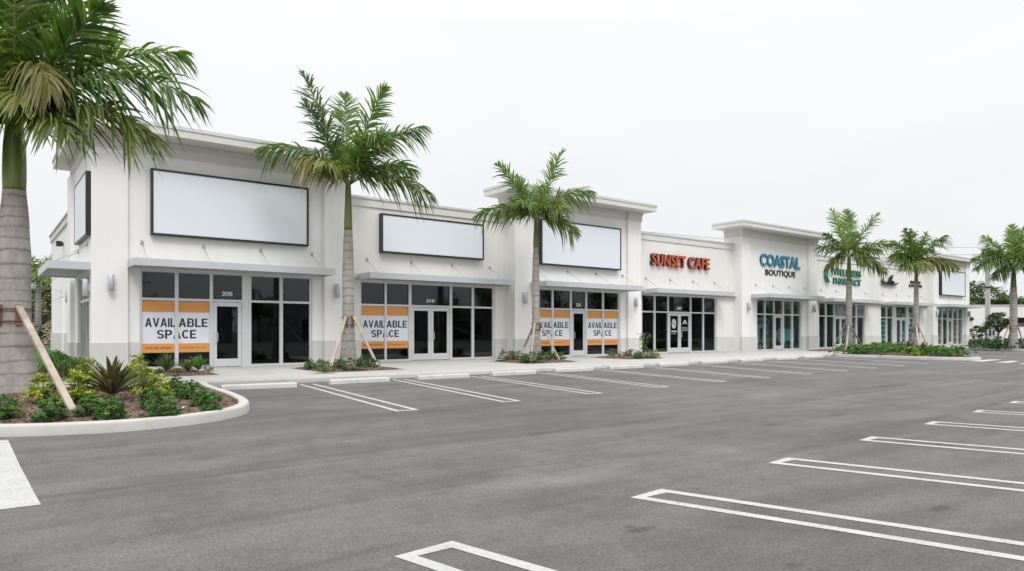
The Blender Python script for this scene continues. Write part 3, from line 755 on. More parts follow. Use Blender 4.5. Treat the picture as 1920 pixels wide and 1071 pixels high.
# canopies on tie rods
def canopy(x0, x1, yw, y0, rods, z0=3.58, z1=3.82):
    c = MB()
    c.box(x0, x1, y0, y0 + .06, z0, z1); c.box(x0, x0 + .06, y0 + .06, yw, z0, z1); c.box(x1 - .06, x1, y0 + .06, yw, z0, z1); c.box(x0 + .06, x1 - .06, yw - .06, yw - .003, z0, z1)
    co = c.build('canopy', 'canopy_metal', B)
    c = MB(); c.box(x0 + .06, x1 - .06, y0 + .06, yw - .06, z0 + .05, z0 + .11); c.build('canopy_deck', 'soffit', co)
    for rx in rods:
        r_ = MB(); r_.tube([(rx, yw, 4.46), (rx - .02, y0 + .14, z1 - .03)], .013, 6)
        r_.box(rx - .05, rx + .05, yw - .02, yw, 4.39, 4.53); r_.tube([(rx, yw - .02, 4.46), (rx, yw - .09, 4.445)], .028, 8)
        r_.box(rx - .05, rx + .01, y0 + .08, y0 + .2, z1 - .05, z1 + .02)
        r_.build('tie_rod', 'rod_metal', co)
canopy(3.97, 10.84, TR, 25.26, [4.41, 6.39, 8.41, 10.40])
canopy(12.53, 19.90, WF, 25.74, [12.99, 15.11, 17.23, 19.37])
canopy(21.33, 28.15, TR, 25.10, [21.75, 23.93, 25.94, 27.93])
canopy(30.02, 37.17, WF, 25.74, [30.38, 32.53, 34.68, 36.80])
canopy(40.0, 46.75, TR, 25.10, [40.50, 42.55, 44.51, 46.51])
canopy(49.13, 56.73, WF, 25.74, [49.60, 51.86, 54.2, 56.48])
canopy(59.23, 67.07, WF, 25.74, [59.41, 61.93, 64.37, 66.83])
canopy(68.44, 75.5, TR, 25.10, [69.63, 71.41, 73.25, 75.15])
# canopy of the end wall
c = MB(); xa, xb, ya, yb, z0, z1 = 1.72, 2.9, 26.42, 31.0, 3.44, 3.69
c.box(xa, xb, ya, ya + .06, z0, z1); c.box(xa, xa + .06, ya + .06, yb, z0, z1); c.box(xa + .06, xb, yb - .06, yb, z0, z1)
co = c.build('canopy', 'canopy_metal', B)
c = MB(); c.box(xa + .06, xb, ya + .06, yb - .06, z0 + .05, z0 + .11); c.build('canopy_deck', 'soffit', co)
for ry in (27.3, 29.9):
    r_ = MB(); r_.tube([(2.9, ry, 4.35), (xa + .14, ry + .02, z1 - .03)], .016, 6); r_.box(2.86, 2.9, ry - .06, ry + .06, 4.28, 4.42); r_.build('tie_rod', 'rod_metal', co)

# ------------------------------------------------------------------ wall lamps
LAMPS = [(3.45, TF, 'grey up and down wall lamp on the near corner pilaster, left of the first canopy'), (11.34, TF, 'wall lamp between the first canopy and the left propped palm'),
         (20.94, TF, 'wall lamp on the pilaster left of the second propped palm'), (28.77, TF, 'wall lamp on the pilaster between the last poster windows and the cafe'),
         (39.38, TF, 'wall lamp on the pilaster left of the blue lettered shop'), (47.4, TF, 'wall lamp between the blue lettered shop and the pharmacy'),
         (68.3, TF, 'wall lamp on the left pilaster of the farthest tower'), (75.6, TF, 'wall lamp at the far right corner of the plaza')]
l0 = None
def make_lamp(loc, label):
    t = thing('wall_lamp', loc, label, 'wall lamp', 'grey cylinder lamps on the plaza walls')
    b_ = MB(); x, y, z = loc
    b_.tube([(x, y - .14, z - .28), (x, y - .14, z - .275), (x, y - .14, z + .275), (x, y - .14, z + .28)], [.085, .092, .092, .085], 18); b_.build('lamp_body', 'lamp_metal', t)
    b_ = MB(); b_.box(x - .06, x + .06, y - .06, y, z - .12, z + .12); b_.build('wall_bracket', 'lamp_metal', t)
    return t
for x, y, lb in LAMPS:
    if l0 is None: l0 = make_lamp((x, y, 3.03), lb)
    else: copy_tree(l0, (x, y, 3.03), lb)
for y, lb in ((26.6, 'wall lamp on the end wall under the side canopy, next to the corner'), (33.2, 'wall lamp on the end wall behind the side canopy')):
    o = copy_tree(l0, (2.9 if y < 30 else 2.98, y, 2.86), lb); o.rotation_euler = (0, 0, R(-90))

# small fixtures on the walls
t = thing('security_camera', (2.99, 36.97, 5.3), 'small black camera box high on the rear end wall', 'camera')
g = MB(); g.box(2.72, 2.95, 36.8, 37.1, 5.22, 5.44); g.build('camera_body', 'black_metal', t)
g = MB(); g.box(2.95, 3.0, 36.9, 37.0, 5.27, 5.39); g.build('mount', 'black_metal', t)
t = thing('hose_bib', (20.22, WF, .5), 'small round metal wall outlet above the left edge of the second palm bed', 'outlet')
pz = onY(942.5, 656, WF - .05)
g = MB(); g.tube([(pz.x, WF - .025, pz.z), (pz.x, WF - .09, pz.z)], [.085, .085], 14); g.build('outlet_body', 'lamp_metal', t)
g = MB(); g.tube([(pz.x, WF - .09, pz.z), (pz.x, WF - .12, pz.z)], [.06, .05], 12); g.build('cap', 'rod_metal', t)
t = thing('wall_spout', (2.99, 38.3, 3.1), 'small white pipe fitting on the rear end wall', 'pipe')
g = MB(); g.tube([(3.0, 38.0, 3.3), (2.85, 38.0, 3.3), (2.85, 38.5, 3.3)], .03, 6); g.build('pipe', 'aluminium', t)
g = MB(); g.box(2.96, 3.0, 37.9, 38.1, 3.2, 3.4); g.build('wall_plate', 'aluminium', t)

# ------------------------------------------------------------------ blank sign boxes
def sign_box(x0, x1, z0, z1, yw, depth, label):
    t = thing('blank_sign', ((x0 + x1) / 2, yw, z0), label, 'sign', 'blank white sign boxes on the plaza')
    f = MB(); y = yw - depth; e = .07
    f.box(x0, x0 + e, y, yw, z0, z1); f.box(x1 - e, x1, y, yw, z0, z1); f.box(x0 + e, x1 - e, y, yw, z1 - e, z1); f.box(x0 + e, x1 - e, y, yw, z0, z0 + e)
    f.build('sign_frame', 'black_metal', t)
    f = MB(); f.box(x0 + e, x1 - e, y + .02, yw - .02, z0 + e, z1 - e); f.build('sign_panel', 'sign_face', t)
    return t
sign_box(4.66, 10.19, 4.73, 7.01, TR, .20, 'wide blank white sign in a black frame, largest, above the first canopy')
sign_box(13.55, 18.86, 4.77, 6.44, WF, .26, 'low blank sign in a black frame between the first two towers')
sign_box(21.95, 27.58, 4.71, 6.97, TR, .28, 'blank sign in a black frame partly behind the fronds of the second propped palm')
sign_box(69.32, 74.75, 4.68, 6.99, TR, .25, 'small looking blank sign with a thick black side on the farthest tower')
t = thing('blank_sign', (2.9, 25.5, 4.3), 'narrow looking blank sign seen edge on at the end wall of the plaza', 'sign', 'blank white sign boxes on the plaza')
f = MB(); xa, xb, ya, yb, z0, z1, e = 2.745, 2.895, 26.37, 29.8, 4.57, 6.66, .05
f.box(xa, xb, ya, ya + e, z0, z1); f.box(xa, xb, yb - e, yb, z0, z1); f.box(xa, xb, ya + e, yb - e, z1 - e, z1); f.box(xa, xb, ya + e, yb - e, z0, z0 + e); f.build('sign_frame', 'black_metal', t)
f = MB(); f.box(xa + .012, xb - .02, ya + e, yb - e, z0 + e, z1 - e); f.build('sign_panel', 'sign_face', t)

# ------------------------------------------------------------------ channel letter signs
def letter_sign(name, label, rows, org):
    t = thing(name, org, label, 'sign')
    for (txt, x0, x1, z0, z1, yw, dep, off, sp, mats) in rows:
        g = MB(); lettering(g, txt, x0, x1, z0, z1, yw, dep, off, sp, 0, 1); g.build('lettering', mats, t)
    return t
letter_sign('shop_sign', 'raised orange letters reading SUNSET CAFE on the cream wall', [('SUNSET CAFE', 30.75, 36.12, 5.22, 5.93, WF, .2, .03, 1.06, ['letter_orange', 'letter_return'])], (33.4, WF, 5.2))
letter_sign('shop_sign', 'raised teal letters COASTAL over black letters BOUTIQUE', [('COASTAL', 40.98, 45.85, 5.75, 6.57, TR, .10, .025, 1.0, ['letter_teal', 'letter_teal_return']),
            ('BOUTIQUE', 41.62, 45.3, 5.09, 5.56, TR, .05, .012, 1.05, ['letter_black', 'letter_black'])], (43.4, TR, 5.1))
t = letter_sign('shop_sign', 'raised green letters WELLNESS PHARMACY with a white leaf emblem', [('WELLNESS', 51.4, 55.7, 5.67, 6.18, WF, .10, .022, 1.0, ['letter_green', 'letter_green_return']),
            ('PHARMACY', 51.4, 55.7, 4.98, 5.49, WF, .10, .022, 1.0, ['letter_green', 'letter_green_return'])], (52.6, WF, 5.0))
g = MB(); cx_, cz_ = 50.42, 5.55
pts = []
for i in range(32):
    a = 6.283 * i / 32; r_ = .46 if math.sin(a) > 0 else .5
    pts.append((cx_ + math.cos(a) * .37 * (1 if math.sin(a) > -.1 else (1 + .75 * math.sin(a))), cz_ + math.sin(a) * .5))
n = len(g.v); k = len(pts)
g.v += [(p[0], WF - .34, p[1]) for p in pts] + [(p[0], WF, p[1]) for p in pts]
g.face([n + k - 1 - i for i in range(k)][::-1], 0)
for i in range(k): j = (i + 1) % k; g.face((n + i, n + k + i, n + k + j, n + j), 1)
g.build('emblem', ['vinyl_pale', 'letter_green'], t)
g = MB()
for (ax, az, rx, rz, tl) in ((50.27, 5.63, .11, .2, .15), (50.60, 5.60, .12, .21, -.25), (50.46, 5.88, .09, .12, .3)):
    q = []
    for i in range(16):
        a = 6.283 * i / 16; u, v = math.cos(a) * rx, math.sin(a) * rz
        q.append((ax + u * math.cos(tl) - v * math.sin(tl), WF - .345, az + u * math.sin(tl) + v * math.cos(tl)))
    g.poly(q)
g.build('leaf_mark', 'leaf_teal', t)
# dark script sign: sweeping strokes
t = thing('shop_sign', (60.5, WF, 5.3), 'black script sign with a looped flourish, right of the green pharmacy letters', 'sign')
g = MB()
def stroke(mb, pts, w, y=WF - .16, dep=.12):
    q = smooth(pts, 8)
    for i in range(len(q) - 1):
        a = Vector((q[i][0], 0, q[i][1])); b_ = Vector((q[i + 1][0], 0, q[i + 1][1])); d = (b_ - a); ww = w * .75 * (.6 + .5 * math.sin(3.1416 * (i + .5) / len(q)))
        mb.bar((a.x - d.x * .1, y + (i % 2) * .003, a.z - d.z * .1), (b_.x + d.x * .1, y + (i % 2) * .003, b_.z + d.z * .1), ww, dep, 0, Vector((-d.z, 0, d.x)))
stroke(g, [(59.35, 5.75), (59.0, 5.6), (59.15, 5.4), (59.6, 5.33), (60.4, 5.3), (61.2, 5.3), (61.6, 5.38), (61.95, 5.5)], .12)
stroke(g, [(60.3, 5.35), (60.35, 5.7), (60.55, 5.95), (60.8, 5.85), (60.6, 5.7), (60.35, 5.62)], .10)
stroke(g, [(60.55, 5.68), (60.85, 5.6), (60.95, 5.42), (60.75, 5.34)], .09)
stroke(g, [(60.65, 5.98), (60.95, 6.1), (61.0, 5.98)], .06)
lettering(g, 'Sea Salt', 59.3, 61.5, 5.32, 5.62, WF, .12, .02, 1, 0, None, .12)
g.build('lettering', 'letter_black', t)
letter_sign('shop_sign', 'two short rows of small dark letters behind the far palm trunk', [('ROOM', 64.6, 66.5, 5.6, 5.82, WF, .1, .03, 1.1, ['letter_black', 'letter_black']),
            ('SALON', 64.35, 66.8, 5.28, 5.5, WF, .1, .0, 1.25, ['letter_black', 'letter_black'])], (65.5, WF, 5.3))

# ------------------------------------------------------------------ AVAILABLE SPACE window posters
def poster(pa, pb, y, label, tl, tr_):
    (a0, a1), (b0, b1) = pa, pb; Y = y - .012
    t = thing('window_poster', ((a0 + b1) / 2, Y, .67), label, 'poster', 'orange and white lease posters in the windows')
    for (x0, x1) in (pa, pb):
        g = MB(); g.box(x0, x1, Y - .003, Y, 1.0, 2.09); g.build('white_panel', 'vinyl_white', t)
        g = MB(); g.box(x0, x1, Y - .003, Y, 2.09, 2.49); g.build('orange_panel', 'vinyl_orange', t); g = MB(); g.box(x0, x1, Y - .003, Y, .68, 1.0); g.build('orange_panel', 'vinyl_orange', t)
    w = b1 - a0; c = (a0 + b1) / 2
    g = MB(); bold_text(g, 'AVAIL', a0 + .045 * w, a1 + .035, 1.575, 1.885, Y - .0045); bold_text(g, 'ABLE', b0 + .012, b1 - .028 * w, 1.575, 1.885, Y - .0045)
    bold_text(g, 'SPACE', a0 + .215 * w, a0 + .795 * w, 1.165, 1.475, Y - .0045); g.build('lettering', 'vinyl_navy', t)
    g = MB(); lettering(g, tl, a0 + .1, a1 - .1, .80, .885, Y - .0035, .001, .02); lettering(g, tr_, b0 + .08, b1 - .14, .80, .885, Y - .0035, .001, .0); g.build('small_print', 'vinyl_print', t)
p = BAYS[0]['p']; poster(p[0], p[1], GT, 'AVAILABLE SPACE poster nearest the camera, left of the first glass door', 'AVAIL.5201 579-0474', 'uellexypdlep area.com')
p = BAYS[1]['p']; poster(p[0], p[1], GW, 'AVAILABLE SPACE poster left of the first double doors, behind a palm prop', 'AL. OWNC 074 NATS', 'pnoformad1 baeas.vcly')
p = BAYS[2]['p']; poster(p[0], p[1], GT, 'AVAILABLE SPACE poster partly hidden by the second propped palm trunk', 'AVAIL 12 106345', 'uonal7 tepdasun_c.ob')
poster(p[3], p[4], GT, 'AVAILABLE SPACE poster on the right of the single door, farthest of four', 'Afllwuspli1 coocds', 'uocnetocalacon.com')

# suite numbers and door decals
def decal(txt, x0, x1, z0, z1, y, label):
    g = MB(); lettering(g, txt, x0, x1, z0, z1, y - .007, .001, .03); o = g.build('suite_number', 'vinyl_pale'); tag(o, label, 'number')
decal('300', 7.05, 7.42, 2.72, 2.88, GT, 'white suite number 300 over the nearest glass door')
decal('310', 15.95, 16.38, 2.71, 2.87, GW, 'white suite number over the double doors between the first towers')
decal('320', 24.62, 24.95, 2.70, 2.88, GT, 'white suite number over the door between two lease posters')
decal('340', 33.3, 33.75, 2.70, 2.90, GW, 'white suite number over the cafe double doors')
t = thing('door_decal', (33.0, GW, 1.5), 'round white emblem and lettering on the left cafe door', 'decal')
g = MB(); Y = GW - .024; cx_, cz_ = 33.02, 1.86
for i in range(24):
    a, b_ = 6.283 * i / 24, 6.283 * (i + 1) / 24
    g.poly([(cx_ + math.cos(q) * r_ * .2, Y, cz_ + math.sin(q) * r_ * .29) for q, r_ in ((a, .72), (b_, .72), (b_, 1), (a, 1))])
for (a, b_) in ((.6, 3.7), (2.2, 5.3), (4.2, 1.2)): g.bar((cx_ + math.cos(a) * .16, Y, cz_ + math.sin(a) * .23), (cx_ + math.cos(b_) * .16, Y - .001, cz_ + math.sin(b_) * .23), .05, .001, 0, Vector((-math.sin((a + b_) / 2), 0, math.cos((a + b_) / 2))).cross(Vector((0, 1, 0))) + Vector((.01, 0, .3)))
g.build('emblem', 'vinyl_pale', t)
g = MB(); lettering(g, 'Roasters', 32.8, 33.3, 1.36, 1.48, Y, .001, .03); lettering(g, 'fine coffee', 32.78, 33.2, 1.25, 1.31, Y, .001, .0); g.build('lettering', 'vinyl_pale', t)
t = thing('door_decal', (34.0, GW, 1.5), 'white mountain emblem and lettering on the right cafe door', 'decal')
g = MB(); g.poly([(33.78, Y, 1.84), (33.84, Y, 1.84), (34.02, Y, 2.02), (34.1, Y, 1.96), (34.2, Y, 1.84), (34.26, Y, 1.84), (34.12, Y, 2.05), (34.03, Y, 2.12)])
g.poly([(33.9, Y, 1.84), (34.0, Y, 1.9), (34.12, Y, 1.84), (34.05, Y, 1.95), (33.98, Y, 1.96)]); g.build('emblem', 'vinyl_pale', t)
g = MB(); lettering(g, 'OUTDOOR', 33.76, 34.28, 1.56, 1.66, Y, .001, .0); lettering(g, 'BREAKFAST CAFE', 33.76, 34.3, 1.44, 1.50, Y, .001, .02); g.build('lettering', 'vinyl_pale', t)

# ------------------------------------------------------------------ goods behind the clear windows
def clothes_rack(x, y, n, mats, label, seed):
    r = random.Random(seed); t = thing('clothes_rack', (x, y, .12), label, 'clothes rack')
    f = MB(); f.tube([(x - .45, y, .12), (x - .45, y, 1.62), (x + .45, y, 1.62), (x + .45, y, .12)], .015, 6); f.box(x - .47, x - .43, y - .22, y + .22, .11, .14); f.box(x + .43, x + .47, y - .22, y + .22, .11, .14); f.build('rail', 'rod_metal', t)
    for i in range(n):
        gx = x - .36 + .72 * i / (n - 1); h = r.uniform(.75, 1.0); g = MB(); d = .045
        prof = [(-.05, 1.56), (-.2, 1.48), (-.17, 1.3), (-.2, 1.56 - h), (.2, 1.56 - h), (.17, 1.3), (.2, 1.48), (.05, 1.56)]
        a = r.uniform(.3, .9); ca, sa = math.cos(a), math.sin(a)
        P0 = [(gx + u * ca, y + u * sa, z) for u, z in prof]; P1 = [(q[0] - d * sa, q[1] + d * ca, q[2]) for q in P0]
        nn = len(g.v); g.v += P0 + P1; k = len(P0); g.face(range(nn, nn + k)); g.face([nn + 2 * k - 1 - j for j in range(k)])
        for j in range(k): m_ = (j + 1) % k; g.face((nn + m_, nn + j, nn + k + j, nn + k + m_))
        g.build('garment', mats[i % len(mats)], t)
def shelf_unit(x, y, w, h, lev, mats, label, seed, frame='interior_wall'):
    r = random.Random(seed); t = thing('display_shelf', (x, y, .12), label, 'shelf')
    f = MB(); f.box(x - w / 2, x - w / 2 + .03, y, y + .35, .12, h); f.box(x + w / 2 - .03, x + w / 2, y, y + .35, .12, h); f.box(x - w / 2 + .03, x + w / 2 - .03, y + .32, y + .35, .12, h); f.build('shelf_frame', frame, t)
    sh = MB(); goods = [MB() for _ in mats]
    for i in range(lev):
        z = .2 + (h - .35) * i / (lev - 1); sh.box(x - w / 2 + .03, x + w / 2 - .03, y + .01, y + .32, z, z + .02)
        cx = x - w / 2 + .06
        while cx < x + w / 2 - .14:
            bw = r.uniform(.05, .14); bh = r.uniform(.10, .24); k = r.randrange(len(mats)); goods[k].box(cx, cx + bw, y + .04, y + .2, z + .021, z + .02 + bh); cx += bw + r.uniform(.01, .04)
    sh.build('shelf_board', frame, t)
    for gmb, mt in zip(goods, mats):
        if gmb.v: gmb.build('stock', mt, t)
clothes_rack(41.3, 27.02, 6, ['cloth_teal', 'cloth_pale', 'cloth_teal'], 'rack of teal garments behind the leftmost boutique window', 1)
clothes_rack(42.35, 27.1, 5, ['cloth_dark', 'cloth_dark', 'cloth_pale'], 'rack of dark garments just left of the boutique door', 2)
clothes_rack(44.5, 27.02, 7, ['cloth_pale', 'cloth_teal'], 'rack of pale garments just right of the boutique door', 3)
clothes_rack(45.65, 27.05, 4, ['cloth_teal'], 'rack of light blue garments behind the rightmost boutique window', 4)
shelf_unit(43.4, 28.0, 2.2, 2.3, 5, ['stock_white', 'cloth_teal', 'stock_light'], 'tall shelf of goods deep inside the boutique', 5)
shelf_unit(60.35, 27.4, 2.0, 2.3, 6, ['stock_light', 'stock_green', 'stock_light'], 'shelf of green and white jars behind the salon windows', 7, 'stock_green')
shelf_unit(65.2, 27.45, 2.2, 2.2, 5, ['stock_white', 'stock_light', 'cloth_teal'], 'shelf of pale boxes right of the salon doors', 8)
shelf_unit(70.4, 26.85, 1.9, 2.4, 6, ['stock_white', 'stock_orange', 'stock_blue'], 'shelf of white and blue boxes behind the left windows of the last shop', 9, 'stock_orange')
shelf_unit(73.7, 26.85, 1.9, 2.4, 5, ['stock_white', 'stock_orange', 'cloth_teal'], 'shelf of orange and teal boxes behind the right windows of the last shop', 10, 'stock_orange')
shelf_unit(54.9, 27.5, 2.2, 2.0, 5, ['stock_white', 'cloth_dark', 'stock_blue'], 'shelf of boxes behind the right pharmacy windows', 11)
t = thing('standing_display', (50.0, 27.45, .12), 'blue rounded standing display behind the leftmost pharmacy window', 'display')
g = MB(); pts = [(-.3, .85), (.3, .85), (.33, 1.7), (.25, 1.9), (-.22, 1.9), (-.33, 1.75)]
for j in (0, 1): pass
n = 0; g.v += [(50.0 + u, 27.42, z) for u, z in pts] + [(50.0 + u, 27.5, z) for u, z in pts]; k = len(pts)
g.face(range(k)); g.face([2 * k - 1 - i for i in range(k)])
for i in range(k): j = (i + 1) % k; g.face((j, i, k + i, k + j))
g.build('display_board', 'stock_blue', t)
g = MB(); g.box(49.97, 50.03, 27.44, 27.5, .12, .85); g.box(49.75, 50.25, 27.3, 27.62, .11, .14); g.build('stand', 'rod_metal', t)
tag(MB().build('x', 'wood') if False else (lambda g: (g.box(64.5, 64.95, GW + .02, GW + .023, 1.95, 2.5), g.build('window_notice', 'vinyl_pale'))[1])(MB()), 'white paper notice in the window right of the salon doors', 'notice')

# ------------------------------------------------------------------ palms
def bez(a, b, c, t): return a * (1 - t) ** 2 + b * 2 * t * (1 - t) + c * t * t
def frond(parent, P0, P1, P2, rng, mat, lmax=1.05, n=62, w=.042, droop=.55, rr=.032, plume=.55):
    g = MB(); N = 14
    pts = [bez(P0, P1, P2, i / N) for i in range(N + 1)]
    g.tube(pts, [rr * (1 - .85 * i / N) for i in range(N + 1)], 5, 1, .5)
    base_tone = rng.uniform(.25, .6)
    for i in range(n):
        s = .13 + .87 * (i + rng.uniform(-.3, .3)) / (n - 1); s = min(max(s, .1), 1)
        p = bez(P0, P1, P2, s); t = (bez(P0, P1, P2, min(1, s + .02)) - bez(P0, P1, P2, s - .02)).normalized()
        nrm = UP - t * UP.dot(t)
        if nrm.length < .25: nrm = (P2 - P0) * -1 + UP * .3; nrm.z += .4; nrm = nrm - t * nrm.dot(t)
        nrm.normalize(); side = t.cross(nrm)
        prof = (.50 + .5 * math.sin(math.pi * min(1, .12 + s * .78))) if s < .75 else (1.0 - .70 * ((s - .75) / .25) ** 1.2)
        for sg in (-1, 1):
            l = lmax * prof * rng.uniform(.82, 1.1)
            el = rng.gauss(.15, plume); fwd = .6 + .5 * s + (1.1 * max(0, s - .85) / .15) + rng.uniform(-.12, .12)
            d = (side * sg * math.cos(el) + nrm * math.sin(el) + t * fwd).normalized()
            wv = (t - d * t.dot(d)); wv = (wv.normalized() + d.cross(wv.normalized()) * rng.uniform(-.5, .5)).normalized()
            dr = droop * rng.uniform(.6, 1.5)
            q = [p + d * (l * k / 4) - UP * (dr * l * (k / 4) ** 2) for k in range(5)]
            tone = min(1, max(0, base_tone + rng.gauss(0, .23)))
            g.strip(q, [w * .6, w, w, w * .8, w * .06], wv, tone)
    return g.build('frond', [mat, 'stalk'], parent)

def palm(name_lbl, base, z0, prof, zc0, zc1, shaft, px_base, Z, fronds, seed, lmax, n, w, tscale=1.0):
    rng = random.Random(seed)
    t = thing('palm_tree', (base[0], base[1], z0), name_lbl, 'palm tree', 'royal palms in front of the plaza')
    g = MB(); pts = []; rad = []
    zz = z0 - .15
    def rat(z):
        for (za, ra), (zb, rb) in zip(prof[:-1], prof[1:]):
            if za <= z <= zb:
                u = (z - za) / (zb - za); u = u * u * (3 - 2 * u); return ra + (rb - ra) * u
        return prof[0][1] if z < prof[0][0] else prof[-1][1]
    while zz < zc0:
        pts.append((base[0], base[1], zz)); rad.append(rat(zz - z0) * (1 + rng.uniform(-.008, .008))); zz += .075
    pts.append((base[0], base[1], zc0)); rad.append(rat(zc0 - z0))
    g.tube(pts, rad, 24); g.build('trunk', 'palm_trunk', t)
    g = MB(); k = 14; pts = []; rad = []
    for i in range(k + 1):
        u = i / k; pts.append((base[0], base[1], zc0 - .02 + (zc1 - zc0) * u))
        q = u * (len(shaft) - 1); j = min(int(q), len(shaft) - 2); rad.append(shaft[j] + (shaft[j + 1] - shaft[j]) * (q - j))
    g.tube(pts, rad, 20); g.build('crownshaft', 'crownshaft', t)
    C = Vector((base[0], base[1], zc1 - .06))
    for (tx, ty, tow, arch, kind) in fronds:
        tip = C + RT * ((tx - px_base[0]) / F * Z) + UP * ((px_base[1] - ty) / F * Z) - FW * tow
        tip = C + (tip - C) * (.97 if tip.z - C.z > (tip - C).length * .55 else .92); ln = (tip - C).length
        out = Vector((tip.x - C.x, tip.y - C.y, 0)); out = out.normalized() if out.length > .01 else RT
        P0 = C + out * shaft[-1] * .4 - UP * .12
        P1 = P0 + (tip - P0) * .42 + UP * arch * ln
        mat = {'g': 'frond_green', 'b': 'frond_bright', 'o': 'frond_old', 'l': 'frond_olive'}[kind]
        frond(t, P0, P1, tip, rng, mat, lmax * rng.uniform(.95, 1.1) * (.8 if kind == 'o' else 1) * min(1, .55 + .45 * ln / (2.4 * tscale)), n, w, (.26 if ty < px_base[1] - 110 * 25 / Z else .58) + (.4 if kind == 'o' else 0), .034 * tscale)
    g = MB(); g.tube([C, C + Vector((.03, 0, .8 * tscale)), C + Vector((.06, .02, 1.7 * tscale))], [.028, .02, .004], 6); g.build('spear_leaf', 'stalk', t)
    return t

# near palm at the left edge
palm('tall royal palm at the left edge with the thickest grey trunk', (.545, 16.66), .2,
     [(0, .44), (.35, .385), (.9, .315), (1.6, .275), (2.6, .275), (3.3, .245), (4.1, .19)], 4.18, 5.62, [.192, .20, .198, .19, .165, .14], (27, 215), 13.54,
     [(402, 176, .0, .42, 'g'), (330, 262, .3, .34, 'l'), (190, 262, .9, .36, 'l'), (165, 185, 1.0, .95, 'o'), (120, 215, 1.2, .6, 'l'),  (215, 5, .3, .12, 'g'), (160, -95, -.2, .10, 'g'), (330, 45, -.9, .30, 'b'),
      (60, -190, .2, .05, 'b'), (-70, -150, .3, .08, 'g'), (-190, -30, .1, .2, 'g'), (-290, 120, .0, .3, 'g'), (-220, 250, .4, .32, 'l'), (-110, 120, 1.6, .35, 'g'), (120, -20, -1.8, .2, 'b'), (-60, 40, -1.9, .3, 'g'), (40, 20, 1.7, .35, 'g'), (90, -60, .9, .22, 'g'), (-40, 270, .9, .35, 'l')],
     41, 1.02, 84, .056, 1.25)
# propped palms on the sidewalk
palm('royal palm propped by planks before the first tower, left of the first double doors', (10.35, 23.0), .14,
     [(0, .34), (.4, .285), (1.0, .235), (1.8, .205), (3.2, .205), (4.2, .175), (5.0, .14)], 5.02, 6.78, [.145, .14, .128, .115, .10, .085], (651, 338), 24.55,
     [(472, 276, .1, .36, 'g'), (567, 133, .1, .06, 'g'), (562, 178, -.3, .12, 'g'), (722, 160, .1, .2, 'b'), (800, 232, .0, .32, 'g'), (728, 262, 1.3, .34, 'g'), (823, 372, .1, .36, 'l'), (566, 308, 1.1, .40, 'o'),
      (628, 322, 1.5, .38, 'l'), (632, 155, -.9, .1, 'g'), (610, 240, -1.6, .3, 'g'), (720, 220, -1.7, .3, 'g'), (776, 300, -1.2, .35, 'b')],
     42, 1.0, 80, .056)
palm('royal palm propped by planks in front of the second tower and its blank sign', (19.1, 23.2), .14,
     [(0, .31), (.4, .25), (1.0, .19), (1.8, .165), (3.2, .165), (4.2, .14), (5.0, .11)], 5.08, 6.44, [.115, .115, .10, .085, .075, .065], (1004, 403), 30.05,
     [(885, 402, .1, .36, 'g'), (932, 304, .1, .10, 'g'), (1054, 278, .1, .08, 'b'), (1117, 352, .0, .34, 'g'), (1085, 436, .2, .38, 'l'), (1058, 395, 1.2, .36, 'l'), (968, 318, -.6, .12, 'b'), (975, 385, 1.4, .34, 'g'),
      (1020, 330, -1.5, .3, 'g'), (960, 360, -1.5, .3, 'g'), (930, 400, 1.0, .34, 'l')],
     43, .95, 72, .058)
palm('royal palm with a slim trunk before the green pharmacy letters', (45.7, 22.9), .16,
     [(0, .32), (.4, .27), (1.0, .22), (1.8, .20), (3.2, .195), (4.0, .17), (4.7, .14)], 4.72, 6.5, [.14, .145, .13, .12, .10, .09], (1592, 478), 46,
     [(1528, 463, .1, .32, 'g'), (1543, 506, .3, .34, 'l'), (1557, 391, .1, .06, 'b'), (1647, 398, .1, .12, 'g'), (1676, 457, .0, .28, 'g'), (1663, 513, .2, .36, 'l'), (1612, 496, 1.3, .36, 'l'), (1595, 390, -.5, .1, 'g'), (1560, 432, -1.2, .2, 'g'),
      (1622, 430, -1.5, .25, 'g'), (1640, 470, 1.0, .3, 'g')],
     44, .92, 64, .068, 1.2)
palm('shorter royal palm on the far planted peninsula', (43.9, 18.0), .18,
     [(0, .24), (.4, .19), (1.0, .15), (1.8, .14), (3.2, .135), (4.0, .12), (4.3, .10)], 4.32, 5.5, [.105, .10, .09, .085, .075, .065], (1720, 492), 41,
     [(1668, 478, .1, .3, 'g'), (1685, 502, .6, .34, 'l'), (1672, 450, .1, .2, 'g'), (1697, 427, .1, .1, 'b'), (1736, 434, .2, .1, 'b'), (1776, 439, .0, .2, 'g'), (1797, 500, .2, .34, 'l'), (1762, 494, 1.2, .34, 'o'), (1700, 470, -1.4, .3, 'g'), (1745, 460, -1.4, .3, 'g'), (1720, 425, -.6, .1, 'g'), (1712, 505, 1.5, .3, 'l')],
     45, .85, 60, .066)
